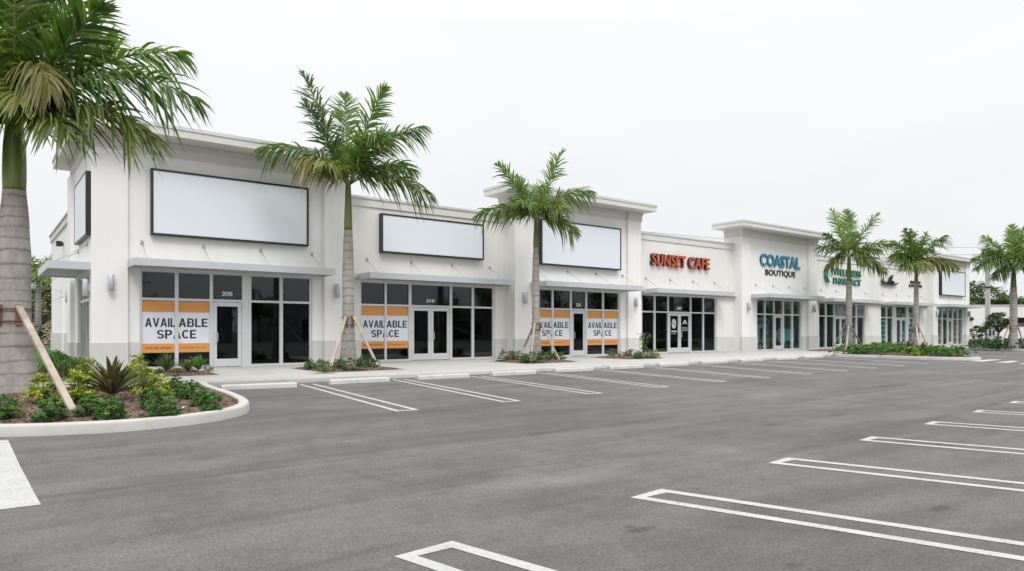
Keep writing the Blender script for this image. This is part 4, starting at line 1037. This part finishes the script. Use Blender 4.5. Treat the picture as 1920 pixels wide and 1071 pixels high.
palm('royal palm at the right edge with a thick grey trunk on the corner island', (58.8, 17.6), .15,
     [(0, .32), (.5, .285), (1.2, .25), (2.0, .24), (3.0, .235), (3.7, .22), (4.2, .2)], 4.55, 6.3, [.19, .18, .155, .14, .12, .10], (1902, 497), 49.8,
     [(1819, 487, .1, .34, 'g'), (1820, 507, .4, .32, 'g'), (1842, 444, .1, .14, 'g'), (1898, 424, .1, .06, 'b'), (1922, 428, .1, .08, 'b'), (1856, 524, .6, .36, 'l'), (1985, 470, .0, .3, 'g'), (1990, 510, .2, .32, 'g'), (1960, 435, .1, .15, 'g'), (1935, 525, 1.0, .34, 'l'), (1870, 465, -1.5, .3, 'g'), (1930, 470, -1.5, .3, 'g'), (1890, 505, 1.6, .3, 'g'), (1915, 480, 1.4, .3, 'g')],
     46, 1.0, 64, .074, 1.3)

# timber props: planks leaning on a banded collar round each trunk
def prop(base, z, r, planks, label, lumber='wood', pw=.095):
    """planks: (top photo point, bottom photo point, ground height, depth at the collar)"""
    t = thing('palm_prop', (base[0], base[1], 0), label, 'palm prop', 'timber props round the palm trunks')
    c = Vector((base[0], base[1], z)); b_ = MB()
    for dz in (-.12, .12):
        q = [c + Vector((math.cos(6.283 * i / 16) * (r + .045), math.sin(6.283 * i / 16) * (r + .045), dz)) for i in range(17)]
        b_.tube(q, .013, 5, cap=False)
    b_.build('strap', 'rust_band', t)
    angs = []
    for (bx, by, bz) in planks:
        d = Vector((bx - base[0], by - base[1], 0)); a = math.atan2(d.y, d.x); angs.append(a)
    for a in angs:
        e = Vector((math.cos(a), math.sin(a), 0)); p_ = c + e * (r + .02); b_ = MB(); b_.bar(p_ - UP * .2, p_ + UP * .2, .09, .04, 0, e.cross(UP)); b_.build('batten', 'wood_brown', t)
    for (bx, by, bz), a in zip(planks, angs):
        e = Vector((math.cos(a), math.sin(a), 0)); g = MB()
        g.bar(c + e * (r + .06) + UP * .16, Vector((bx, by, bz - .03)), pw, pw * .5, 0, e.cross(UP)); g.build('plank', lumber, t)
g1 = ground(138, 767, .2)
prop((.545, 16.66), 1.75, .275, [(g1.x, g1.y, .18), (-1.1, 15.4, .2), (-.4, 18.3, .2)], 'long pale plank prop leaning on the thick palm trunk at the left edge', 'wood', .105)
a, b_, c = ground(617, 696, .14), ground(620, 682, .14), ground(712, 692, .14)
prop((10.35, 23.0), 1.78, .215, [tuple(a), tuple(b_), tuple(c)], 'timber props round the palm in front of the first tower')
a, b_, c = ground(975, 668, .14), ground(995, 679, .14), ground(1051, 677.5, .14)
prop((19.1, 23.2), 1.62, .175, [tuple(a), tuple(b_), tuple(c)], 'timber props round the palm in front of the second tower')
a, b_, c = ground(1559, 656, .16), ground(1586, 659.5, .16), ground(1620, 655, .16)
prop((45.7, 22.9), 1.62, .205, [tuple(a), tuple(b_), tuple(c)], 'timber props round the palm before the pharmacy')
a, b_, c = ground(1697, 660, .16), ground(1726, 664, .16), ground(1746, 662, .16)
prop((43.9, 18.0), 1.5, .145, [tuple(a), tuple(b_), tuple(c)], 'timber props round the palm on the far peninsula')
a, b_, c = ground(1874, 654, .15), ground(1921, 654, .15), (60.5, 18.6, .15)
prop((58.8, 17.6), 1.7, .25, [tuple(a), tuple(b_), c], 'timber props round the palm at the right edge')

# ------------------------------------------------------------------ shrubs
def shrub_mesh(seed, rx, ry, rz, tips, per, ll, lw, mat, name='shrub', upb=.25):
    """rosettes of leaves at the ends of many short stems"""
    r = random.Random(seed); g = MB()
    for i in range(tips):
        a = r.uniform(0, 6.283); e = math.asin(r.uniform(.02, 1)) ; k = r.uniform(.72, 1.08)
        d = Vector((math.cos(a) * math.cos(e), math.sin(a) * math.cos(e), math.sin(e)))
        p = Vector((d.x * rx * k, d.y * ry * k, max(.03, d.z * rz * k)))
        if i % 2 == 0: g.tube([Vector((d.x * rx * .15, d.y * ry * .15, 0)), p * .6 + Vector((0, 0, .02)), p], [.008, .006, .004], 4, 1, .5)
        tb = r.uniform(.15, .75)
        for j in range(per):
            b2 = r.uniform(0, 6.283); dd = (Vector((math.cos(b2), math.sin(b2), r.uniform(-.1, .9))) + d * .7).normalized()
            g.leaf(p + dd * .01, dd, UP + d * .3, ll * r.uniform(.6, 1.15), lw * r.uniform(.8, 1.1), min(1, max(0, tb + r.gauss(0, .17))), 0, .18, r.uniform(.05, .45))
    me = g.build(name, [mat, 'stalk'])
    return me
PROTO = {}
def shrub(kind, loc, sx, sz, rot, label, group=None, cat='shrub'):
    if kind not in PROTO:
        spec = {'green': (11, .21, .20, .34, 84, 12, .075, .034, 'shrub_green'), 'green2': (12, .25, .21, .30, 84, 12, .075, .035, 'shrub_green'),
                'yellow': (13, .23, .23, .44, 70, 13, .105, .032, 'shrub_yellow'), 'olive': (14, .36, .36, .34, 50, 11, .12, .034, 'shrub_olive'),
                'red': (15, .36, .34, .34, 44, 10, .12, .035, 'shrub_red'), 'hedge': (16, .5, .5, .55, 90, 9, .10, .05, 'hedge_leaf')}[kind]
        o = shrub_mesh(*spec); PROTO[kind] = o
    else:
        o = PROTO[kind].copy(); COL.objects.link(o)
    o.location = loc; o.scale = (sx, sx, sz); o.rotation_euler = (0, 0, rot); tag(o, label, cat, group)
    return o
rng = random.Random(21)
def near(px, py):
    p = ground(px, py, .16); p = ground(px, py, bed_z(p.x, p.y)); return p
NEAR = [('green', 14, 784, .85, .9, 'dark green shrub at the left frame edge, foot of the thick palm'), ('green2', 91, 788, 1.0, 1.0, 'dark green shrub left of the foot of the leaning plank'),
        ('green2', 166, 777, .85, .9, 'dark green shrub just right of the foot of the leaning plank'), ('green', 206, 787, .9, .95, 'dark green shrub in front of the bronze rosette plant'),
        ('green2', 286, 764, .85, 1.0, 'dark green shrub right of the bronze rosette plant, rear of a pair'), ('green', 306, 783, 1.05, 1.0, 'dark green shrub with fallen leaf beside it, nearest the front kerb'),
        ('green', 328, 737, .85, 1.0, 'dark green shrub farthest back beside the yellow bush'), ('green2', 356, 748, 1.0, 1.0, 'wide dark green shrub in the middle of the right row'),
        ('green', 379, 761, .8, .85, 'small dark green shrub behind the one at the kerb tip'), ('green2', 398, 772, .85, .95, 'dark green shrub closest to the rounded kerb tip'),
        ('yellow', 84, 752, 1.15, 1.0, 'yellow green bush left of the leaning plank, next to the thick trunk'), ('yellow', 148, 753, 1.15, 1.1, 'yellow green bush right of the leaning plank'),
        ('yellow', 270, 739, 1.0, 1.2, 'yellow green bush right behind the bronze rosette plant'), ('yellow', 297, 740, .95, .8, 'low yellow green bush beside the dark green back row'),
        ('yellow', 258, 716, 1.0, 1.3, 'tall yellow green bush against the corner pilaster base'), ('yellow', 244, 733, 1.0, 1.1, 'yellow green bush peeking out behind the right leaves of the bronze rosette'), ('yellow', 163, 716, .9, 1.1, 'yellow green bush behind the leaning plank by the end wall')]
for k_, px, py, sx, sz, lb in NEAR:
    p = near(px, py) if py > 725 else ground(px, py, .13)
    if py <= 725: sx *= 1.15; sz *= 1.15
    shrub(k_, p, sx, sz, rng.uniform(0, 6.28), lb, 'shrubs of the near planted bed')
SIDE = [(2.0, 22.3, 'olive'), (2.5, 23.4, 'green'), (1.8, 24.0, 'green2'), (2.35, 25.0, 'olive'), (1.75, 25.8, 'green'), (2.4, 26.6, 'green2'), (1.9, 27.4, 'green'), (2.3, 28.4, 'green2'), (2.45, 30.2, 'green'), (2.5, 32.2, 'green2'), (2.6, 34.5, 'green')]
for i, (x, y, k_) in enumerate(SIDE):
    shrub(k_, (x, y, .13 if y < 27 else lawn_z(x, y)), 1.25, 1.35 if y < 30 else 1.0, rng.uniform(0, 6.28), 'leafy shrub of the mixed row along the end wall, behind the leaning plank', 'shrubs along the end wall')
def small(kinds, pts, z, lab, group, sc=1.0):
    for i, (px, py) in enumerate(pts):
        p = ground(px, py, z); k_ = kinds[i % len(kinds)]; s = sc * rng.uniform(.85, 1.1)
        shrub(k_, p, s, s, rng.uniform(0, 6.28), lab[i] if isinstance(lab, list) else lab, group)
small(['green', 'green2', 'olive', 'olive', 'green', 'olive', 'green', 'green2'], [(581, 691), (601, 689), (606, 697), (630, 692), (640, 690), (664, 693), (681, 688), (697, 690)], .17,
      ['dark green shrub at the left corner of the first palm bed', 'dark green shrub left of the props of the first palm', 'low olive shrub at the foot of the left prop of the first palm', 'olive shrub between the left prop and trunk of the first palm', 'small shrub touching the trunk of the first palm', 'olive shrub right of the trunk of the first palm', 'dark green shrub beneath the first poster window, by the right prop', 'leafy shrub left of the foot of the right prop, first palm'], 'shrubs in the first palm bed', .95)
small(['olive', 'olive', 'green', 'olive', 'green', 'green', 'green2'], [(950, 676), (967, 675), (984, 679), (1003, 679), (1017, 677), (1031, 674), (1050, 675)], .17,
      ['narrow leaved shrub at the left corner of the second palm bed', 'narrow leaved shrub left of the left prop, second palm', 'dense shrub at the front prop of the second palm', 'olive shrub before the trunk of the second palm', 'green shrub right of the trunk of the second palm', 'green shrub under the hidden poster, second palm', 'dark green shrub at the right prop of the second palm'], 'shrubs in the second palm bed', 1.05)
small(['olive', 'red', 'olive', 'green', 'olive', 'yellow'], [(1150, 669), (1170, 670), (1184, 669), (1196, 672), (1213, 671.5), (1229, 671)], .15,
      ['olive shrub at the left end of the bed beside the cafe', 'reddish shrub second in the bed beside the cafe', 'upright olive shrub below the pilaster wall lamp beside the cafe', 'dark green shrub in the middle of the bed beside the cafe', 'olive shrub at the foot of the climbing vine', 'golden shrub at the right end of the bed beside the cafe'], 'shrubs in the bed beside the cafe', .95)
# climbing vine
p = ground(1207, 670, .15); g = MB(); r = random.Random(77)
g.tube([(p.x, p.y, .1), (p.x + .03, p.y, .7), (p.x - .05, p.y, 1.25)], [.015, .012, .006], 5, 1)
for i in range(150):
    z = r.uniform(.1, 1.35); a = r.uniform(0, 6.28); q = Vector((p.x + math.cos(a) * .12 + (.2 if z > 1.15 else 0) * r.uniform(-1.2, 1.4), p.y + math.sin(a) * .12, z))
    d = Vector((math.cos(a), math.sin(a), r.uniform(-.8, .5))); g.leaf(q, d, UP, r.uniform(.10, .17), r.uniform(.06, .1), r.random())
tag(g.build('vine_plant', ['shrub_olive', 'stalk']), 'tall thin leafy vine standing before the leftmost cafe window', 'plant')
# rosette plants
def rosette(loc, n, ll, w, seed, mat, label, name='rosette_plant', el=(.25, 1.35), cat='plant', group=None):
    r = random.Random(seed); g = MB(); C = Vector(loc)
    for i in range(n):
        a = i * 2.39996 + r.uniform(-.2, .2); u = i / n; e = el[1] - (el[1] - el[0]) * u + r.uniform(-.12, .12)
        l = ll * r.uniform(.75, 1.1); d = Vector((math.cos(a) * math.cos(e), math.sin(a) * math.cos(e), math.sin(e))); wv = d.cross(UP).normalized() if abs(d.z) < .98 else Vector((math.cos(a + 1.57), math.sin(a + 1.57), 0))
        K = 7; pts = [C + UP * .08 + d * (l * k / K) - UP * (.28 * l * (k / K) ** 2.2 * (1 - u * .2)) for k in range(K + 1)]
        ws = [w * q for q in (.55, .8, .95, 1, .95, .75, .42, .02)]; tone = min(1, max(0, r.gauss(.45, .22)))
        nn = len(g.v)
        for p_, ww in zip(pts, ws):                                   # channelled blade: two halves lifted at the edges
            lift = d.cross(wv).normalized() * -1
            if lift.z < 0: lift = -lift
            g.v += [tuple(p_ - wv * ww / 2 + lift * ww * .22), tuple(p_), tuple(p_ + wv * ww / 2 + lift * ww * .22)]
        for k in range(K):
            b_ = nn + 3 * k; g.face((b_, b_ + 1, b_ + 4, b_ + 3), 0, tone, True); g.face((b_ + 1, b_ + 2, b_ + 5, b_ + 4), 0, min(1, tone + .08), True)
    return tag(g.build(name, mat, None, C), label, cat, group)
p = near(211, 750); rosette(p, 40, .95, .10, 5, 'rosette_leaf', 'large bronze green rosette plant with broad pointed leaves in the near bed', el=(.42, 1.42))
p = near(192, 742); rosette(p, 16, .6, .09, 6, 'rosette_leaf', 'smaller dark rosette half hidden behind the large bronze rosette')
# grass tufts under the first poster
for (px, py, n, ll, mat, lb) in ((312, 701, 80, .78, 'shrub_olive', 'tall grass tuft with tan blades under the nearest lease poster'), (352, 701, 40, .55, 'shrub_olive', 'low fern under the nearest lease poster, middle of the row'), (372, 699, 42, .68, 'shrub_green', 'spiky fern beside the nearest glass door')):
    rosette(ground(px, py, .14), n, ll, .028 if n > 60 else .06, px, mat, lb, 'grass_tuft' if n > 60 else 'fern', (.5, 1.45), 'plant')
small(['green', 'olive', 'olive'], [(297, 703), (330, 702), (390, 697)], .14, ['small shrub left of the tall grass tuft', 'small shrub right of the tall grass tuft', 'tiny olive shrub at the corner of the bed before the nearest door'], 'shrubs before the nearest door', .55)
# fallen leaf
p = near(337, 770); g = MB(); g.leaf(p + UP * .02, Vector((1, .3, .5)), UP, .16, .05, .9); tag(g.build('fallen_leaf', 'vinyl_pale'), 'pale fallen leaf on the mulch beside a shrub', 'leaf')

# far peninsula planting
r = random.Random(31); g = MB()
def mound(g, C, rx, rz, tips, per, ll, lw, r):
    for i in range(tips):
        a = r.uniform(0, 6.283); e = math.asin(r.uniform(.02, 1)); d = Vector((math.cos(a) * math.cos(e), math.sin(a) * math.cos(e), math.sin(e))); p = C + Vector((d.x * rx, d.y * rx, d.z * rz)) * r.uniform(.7, 1.08)
        tb = r.uniform(.1, .75)
        for j in range(per):
            b2 = r.uniform(0, 6.283); dd = (Vector((math.cos(b2), math.sin(b2), r.uniform(0, .9))) + d * .6).normalized()
            g.leaf(p, dd, UP, ll * r.uniform(.6, 1.2), lw, min(1, max(0, tb + r.gauss(0, .16))), 0, .15, .2)
def inside(x, y, poly):
    c = False; k = len(poly)
    for i in range(k):
        (x0, y0), (x1, y1) = poly[i], poly[(i + 1) % k]
        if (y0 > y) != (y1 > y) and x < (x1 - x0) * (y - y0) / (y1 - y0) + x0: c = not c
    return c
pen2 = [(cx_ + 0, 0) for _ in ()] or [(41 + (p[0] - 41) * .90, 18 + (p[1] - 18) * .90) for p in PEN]
cnt = 0
while cnt < 105:
    x = r.uniform(37.6, 46); y = r.uniform(13.4, 20.2)
    if not inside(x, y, pen2): continue
    mound(g, Vector((x, y, .16)), .45, .42, 14, 8, .19, .08, r); cnt += 1
struct(g.build('ground_cover', 'shrub_green'), 'stuff')
for i, (x, y, ll, lb) in enumerate(((39.6, 16.6, .95, 'dark spiky cordyline left on the far peninsula'), (40.9, 16.4, .85, 'dark spiky cordyline right on the far peninsula'))):
    rosette((x, y, .2), 20, ll, .10, 60 + i, 'rosette_leaf', lb, 'cordyline', (.5, 1.45))
shrub('yellow', ground(1716, 668, .2), .8, .9, 1.0, 'single yellow bush on the far peninsula')
# sidewalk beds by the far shops
for i, (x, y, k_, lb) in enumerate(((44.0, 22.4, 'olive', 'low olive shrub left of the pharmacy palm'), (44.9, 22.2, 'olive', 'low olive shrub in front of the pharmacy palm'), (47.5, 22.6, 'green', 'green shrub right of the pharmacy palm'), (48.8, 22.9, 'green2', 'green shrub at the pier between pharmacy and salon'))):
    shrub(k_, (x, y, .17), 1.1, 1.0, i, lb)
for i in range(6):
    shrub(['olive', 'red', 'olive'][i % 3], (52.0 + i * 1.05, 24.2 + (i % 2) * .4, .17), 1.25, 1.15, i, 'olive shrub of the low row before the salon wall', 'shrubs before the salon')
for i, (px, py) in enumerate(((1792, 645), (1801, 644.5), (1811, 645), (1821, 644))):
    shrub(['olive', 'green'][i % 2], ground(px, py, .12), 1.2, 1.1, i, 'low shrub of the row at the far right corner of the plaza', 'shrubs at the far corner')
# corner island planting
g = MB(); r = random.Random(33)
for i in range(100):
    px = r.uniform(1830, 1960); py = r.uniform(645, 655.5)
    C = ground(px, py, .1); q = (C - Vector((0, 0, .1))); mound(g, C, .75, r.uniform(.4, .68), 14, 7, .26, .11, r)
struct(g.build('ground_cover', 'hedge_leaf'), 'stuff')
g = MB()
for i in range(22): mound(g, Vector((82 + i * .35, 30.5 + r.uniform(-.3, .3) - i * .1, .1)), .6, 1.15, 16, 7, .24, .12, r)
tag(g.build('hedge', 'shrub_olive'), 'clipped yellow green hedge left of the grey concrete pole', 'hedge')

# ------------------------------------------------------------------ trees
def tree(loc, h, crown, n, leaf, mat, seed, label, flat=.5, trunk_r=.18, name='broad_tree', group=None, zlo=.45):
    """trunk, limbs to clump centres, leaves filling each clump unevenly"""
    r = random.Random(seed); t = thing(name, loc, label, 'tree', group); C = Vector(loc)
    tk = MB(); fork = C + UP * h * zlo * .7
    tk.tube([C - UP * .1, C + Vector((r.uniform(-.1, .1), r.uniform(-.1, .1), h * .25)), fork], [trunk_r * 1.25, trunk_r, trunk_r * .8], 9)
    cr = MB()
    for i in range(n):
        a = r.uniform(0, 6.283); rad = crown * math.sqrt(r.random()); u = rad / crown
        z = h * (zlo + (1 - zlo) * (r.random() ** .8) * math.sqrt(max(0.05, 1 - u * u * .85)))
        P_ = C + Vector((math.cos(a) * rad, math.sin(a) * rad, z))
        if i % 2 == 0: tk.tube([fork, fork.lerp(P_, .5) + UP * .15, P_], [trunk_r * .45, trunk_r * .25, .02], 5)
        cs = crown * r.uniform(.16, .30); tb = r.uniform(.1, .8)
        for j in range(int(r.uniform(40, 75))):
            d = Vector((r.gauss(0, 1), r.gauss(0, 1), r.gauss(0, flat))); p_ = P_ + d * cs * .5
            dd = Vector((r.gauss(0, 1), r.gauss(0, 1), r.gauss(.1, .5)))
            cr.leaf(p_, dd, Vector((r.gauss(0, .4), r.gauss(0, .4), 1)), leaf * r.uniform(.6, 1.3), leaf * .55, min(1, max(0, tb + r.gauss(0, .18))), 0, .15, .1)
    tk.build('trunk', 'bark', t); cr.build('crown', mat, t)
    return t
# left background, between the near trunk and the building
q = atZ(66, 640, 60)
tree((3.6, 62, .4), 4.4, 2.0, 34, .30, 'tree_leaf_warm', 51, 'loose yellow green tree behind the lawn, left of the end wall', group=None, trunk_r=.1)
tree((5.0, 66, .4), 6.6, 2.2, 34, .30, 'tree_leaf', 52, 'taller dark green tree just behind the rear end wall', trunk_r=.12)
tree((2.6, 72, .4), 4.8, 2.6, 34, .34, 'tree_leaf_warm', 53, 'olive tree half hidden behind the thick palm trunk', trunk_r=.14)
t = thing('palm_tree', (2.95, 53, .4), 'background palm with drooping dark fronds beyond the lawn', 'palm tree')
g = MB(); g.tube([(2.95, 53, .3), (2.95, 53, 3.0), (3.0, 53, 4.9)], [.22, .17, .14], 12); g.build('trunk', 'palm_trunk', t)
r = random.Random(54); C = Vector((3.0, 53, 4.9))
for i in range(16):
    a = i * 2.4; e = r.uniform(-.5, 1.0); d = Vector((math.cos(a), math.sin(a), math.sin(e) * .9)); l = r.uniform(2.1, 2.8); T_ = C + d * l * .85 - UP * .3
    frond(t, C, C + d * l * .42 + UP * l * .3, T_, r, 'frond_green' if i % 4 else 'frond_olive', .8, 30, .08, .6)
hb = thing('low_house', (-1.5, 82, .4), 'tan low house with a brown roof, glimpsed beyond the left trees', 'building')
g = MB(); g.box(-10, 8, 82, 92, .3, 2.9); g.build('wall', 'tan_wall', hb)
g = MB(); n = len(g.v); g.v += [(-10.6, 81.4, 2.9), (8.6, 81.4, 2.9), (8.6, 92.6, 2.9), (-10.6, 92.6, 2.9), (-7, 87, 4.4), (5, 87, 4.4)]
for f_ in ((0, 1, 5, 4), (1, 2, 5), (2, 3, 4, 5), (3, 0, 4), (3, 2, 1, 0)): g.face(f_)
g.build('roof', 'roof_tile', hb)
g = MB()
for i in range(60): mound(g, Vector((-3 + i * .15, 48.6 + r.uniform(-.3, .3), .45)), .5, 1.25, 14, 6, .2, .1, r)
tag(g.build('hedge', 'hedge_leaf'), 'dark green hedge across the end of the lawn', 'hedge')

# right background: neighbouring white building, trees, pole
q = atZ(1870, 640, 101); yaw = -YAW
rb = thing('neighbour_building', (q.x, q.y, 0), 'plain off white low building beyond the right end of the plaza', 'building')
rb.rotation_euler = (0, 0, yaw); rb['_o'] = [0, 0, 0]
g = MB(); g.box(-14, 26, 0, 14, 0, 5.05); g.build('wall', 'stucco_cream', rb)
g = MB(); g.box(-14.1, 26.1, -.12, .3, 5.06, 5.2); g.build('coping', 'coping_metal', rb)
g = MB(); g.box(2.9, 12, -.06, .05, 2.1, 3.35); wpn = g.build('window', 'dark_glass', rb)
g = MB(); g.box(2.9, 12, -.10, .03, 2.1, 2.55); g.build('panel', 'wood_panel', wpn)
TR_R = [(1822, 122, 10.6, 5.0, 71, 'dark layered tree with a flat crown behind the plaza corner'), (1846, 126, 8.0, 6.0, 72, 'rounded green tree behind the grey concrete pole'), (1880, 128, 7.6, 6.5, 73, 'wide green tree between the pole and the right edge palm'), (1916, 124, 7.0, 6.0, 74, 'green tree with drooping crown at the right frame edge'), (1948, 126, 8.0, 7.0, 75, 'large tree past the right frame edge')]
for px, Z, h, cw, sd, lb in TR_R:
    q = atZ(px, 620, Z); tree((q.x, q.y, 0), h, cw, 46, .62, 'tree_leaf', sd, lb, .38, .3, group='trees beyond the right end of the plaza', zlo=.5)
q = ground(1873, 645, .1); tree((q.x, q.y, .1), 3.1, 1.25, 60, .2, 'tree_leaf', 76, 'small multi stemmed tree between the pole and the right edge palm', .6, .10, 'small_tree', zlo=.5)
q = ground(1826, 644, .1); tree((q.x, q.y, .1), 3.1, .75, 18, .2, 'tree_leaf', 77, 'slender young tree right of the last wall lamp', .8, .05, 'small_tree', zlo=.25)
q = ground(1852, 643, .1)
t = thing('utility_pole', (q.x, q.y, 0), 'tall pale grey concrete utility pole near the right edge', 'pole')
g = MB(); zt = EYE + (620 - 455) / F * 75
D = (q - Vector((0, 0, 0))).dot(FW); zt = EYE + (620 - 458) / F * D
g.tube([(q.x, q.y, 0), (q.x, q.y, zt * .6), (q.x, q.y, zt)], [.30, .26, .2], 4, sm=False); g.build('shaft', 'pole_concrete', t)
g = MB(); g.tube([(q.x, q.y, zt * .56), (q.x, q.y, zt * .575)], .31, 8); g.build('band', 'black_metal', t)
g = MB()
for dz in (0, .8): g.bar((q.x - 1.0 * RT.x, q.y - 1.0 * RT.y, zt - .5 - dz), (q.x + .6 * RT.x, q.y + .6 * RT.y, zt - .5 - dz), .1, .1)
g.build('crossarm', 'cabinet_grey', t)
qa = q - FW * .5
t2 = thing('electric_cabinet', (qa.x, qa.y, .1), 'pale blue grey electric cabinet at the foot of the utility pole', 'cabinet')
g = MB(); e = RT * .62; f_ = FW * .3
def obox(mb, c0, hw, hd, z0, z1):
    n = len(mb.v)
    for z in (z0, z1):
        for sx_, sy_ in ((-1, -1), (1, -1), (1, 1), (-1, 1)): p_ = c0 + RT * hw * sx_ + FW * hd * sy_; mb.v.append((p_.x, p_.y, z))
    for q_ in ((0, 3, 2, 1), (4, 5, 6, 7), (0, 1, 5, 4), (1, 2, 6, 5), (2, 3, 7, 6), (3, 0, 4, 7)): mb.face([n + i for i in q_])
obox(g, qa, .52, .2, .1, 1.75); g.build('cabinet_body', 'cabinet_grey', t2)
g = MB(); obox(g, qa - FW * .21 - RT * .22, .12, .02, .95, 1.5); obox(g, qa - FW * .21 + RT * .15, .1, .02, .95, 1.5); g.build('panel', 'black_metal', t2)
g = MB(); obox(g, qa - RT * .95, .3, .15, 1.2, 1.75); obox(g, qa - RT * .95, .04, .04, .1, 1.2); tag(g.build('meter_box', 'black_metal'), 'small black meter box on a post left of the electric cabinet', 'box')
for i, dz in enumerate((.45, 1.25)):
    a = q + UP * (zt - dz); b_ = a + Vector((-60, 22, 1.5)); g = MB()
    g.tube([a.lerp(b_, k / 12) - UP * 1.2 * math.sin(3.1416 * k / 12) for k in range(13)], .018, 4)
    tag(g.build('power_line', 'wire_black'), ['upper', 'lower'][i] + ' of two overhead wires running left from the utility pole', 'wire', 'overhead wires at the utility pole')
a = q + UP * (zt - .5); g = MB(); g.tube([a, a + RT * 30 - UP * 5 + FW * 3], .018, 4); tag(g.build('power_line', 'wire_black'), 'overhead wire running right from the utility pole', 'wire', 'overhead wires at the utility pole')

# across the lot, behind the camera: what the shop windows mirror
ob_ = thing('opposite_building', (60, -33, 0), 'long plain building across the lot, mirrored in the shop windows', 'building')
g = MB(); g.box(-50, 24, -45, -33, 0, 4.9); g.box(30, 95, -47, -35, 0, 5.2); g.box(100, 270, -45, -33, 0, 5.0); g.build('wall', 'grey_wall', ob_)
for xw in (-30, -18, -6, 6, 16, 36, 48, 60, 72, 84): g = MB(); g.box(xw - 2.6, xw + 2.6, -33.1 - (2 if xw > 28 else 0), -32.9 - (2 if xw > 28 else 0), .3, 2.9); g.build('window', 'dark_glass', ob_)
g = MB(); r = random.Random(91)
for i in range(40):
    X_ = -24 + i * 6.4 + r.uniform(-2, 2); C = Vector((X_, -29 + r.uniform(-2, 2), 0)); hh = r.uniform(4.5, 7) + (2.5 if i > 12 else 0)
    if i < 12 and i % 2: continue
    g.tube([C, C + UP * hh * .6], .14, 6, 1)
    for j in range(22):
        P_ = C + Vector((r.gauss(0, 1.1), r.gauss(0, 1.1), hh * (.72 + .14 * r.gauss(0, 1))))
        for k in range(60): g.leaf(P_ + Vector((r.gauss(0, .5), r.gauss(0, .5), r.gauss(0, .4))), Vector((r.gauss(0, 1), r.gauss(0, 1), r.gauss(0, .6))), UP, .4, .28, r.random())
struct(g.build('treeline', ['tree_leaf', 'bark']), 'stuff')

# ------------------------------------------------------------------ overcast daylight
W = bpy.data.worlds.new('World'); S.world = W; W.use_nodes = True; nt = W.node_tree
bg = nt.nodes['Background']
EL, AZ = R(52), R(205)
sky = nd(nt, 'ShaderNodeTexSky', sky_type='NISHITA'); sky.sun_disc = False; sky.sun_elevation = EL; sky.sun_rotation = AZ; sky.dust_density = 4
tcw = nd(nt, 'ShaderNodeTexCoord').outputs['Generated']
sz = nd(nt, 'ShaderNodeSeparateXYZ'); L(nt, tcw, sz.inputs[0])
grad = ramp(nt, sz.outputs['Z'], [(0, (.80, .815, .83)), (.18, (.86, .87, .88)), (.42, (.95, .955, .96)), (1, (1.0, 1.0, 1.0))])
cl = ramp(nt, noise(nt, 2.2, 6, .55, mapped(nt, (1, 1, 3.2), tcw), .5), [(.3, .972), (.7, 1.025)])
dome = mix(nt, 1, grad, cl, 'MULTIPLY')
lift = ramp(nt, sz.outputs['Z'], [(.40, .0), (1, 1.0)])              # overcast cloud is brighter overhead
sc_ = nd(nt, 'ShaderNodeVectorMath', operation='SCALE'); L(nt, dome, sc_.inputs[0])
L(nt, math_(nt, 'MULTIPLY_ADD', lift, 9.3, 7.55), sc_.inputs['Scale'])
L(nt, mix(nt, .93, sky.outputs[0], sc_.outputs[0]), bg.inputs['Color']); bg.inputs['Strength'].default_value = .10
sl = bpy.data.lights.new('sun', 'SUN'); sl.energy = 1.1; sl.angle = R(24); sl.color = (1, .98, .955)
so_ = bpy.data.objects.new('sun', sl); COL.objects.link(so_)
sd = Vector((math.sin(AZ) * math.cos(EL), math.cos(AZ) * math.cos(EL), math.sin(EL)))
so_.rotation_euler = sd.to_track_quat('Z', 'Y').to_euler()
vs = S.view_settings; S.display_settings.display_device = 'sRGB'
vs.view_transform = 'Standard'; vs.look = 'None'; vs.gamma = 1; vs.exposure = .55
S.cycles.use_denoising = True; S.cycles.max_bounces = 8; S.cycles.transparent_max_bounces = 12; S.cycles.diffuse_bounces = 4
for o in S.objects:
    if '_o' in o: del o['_o']
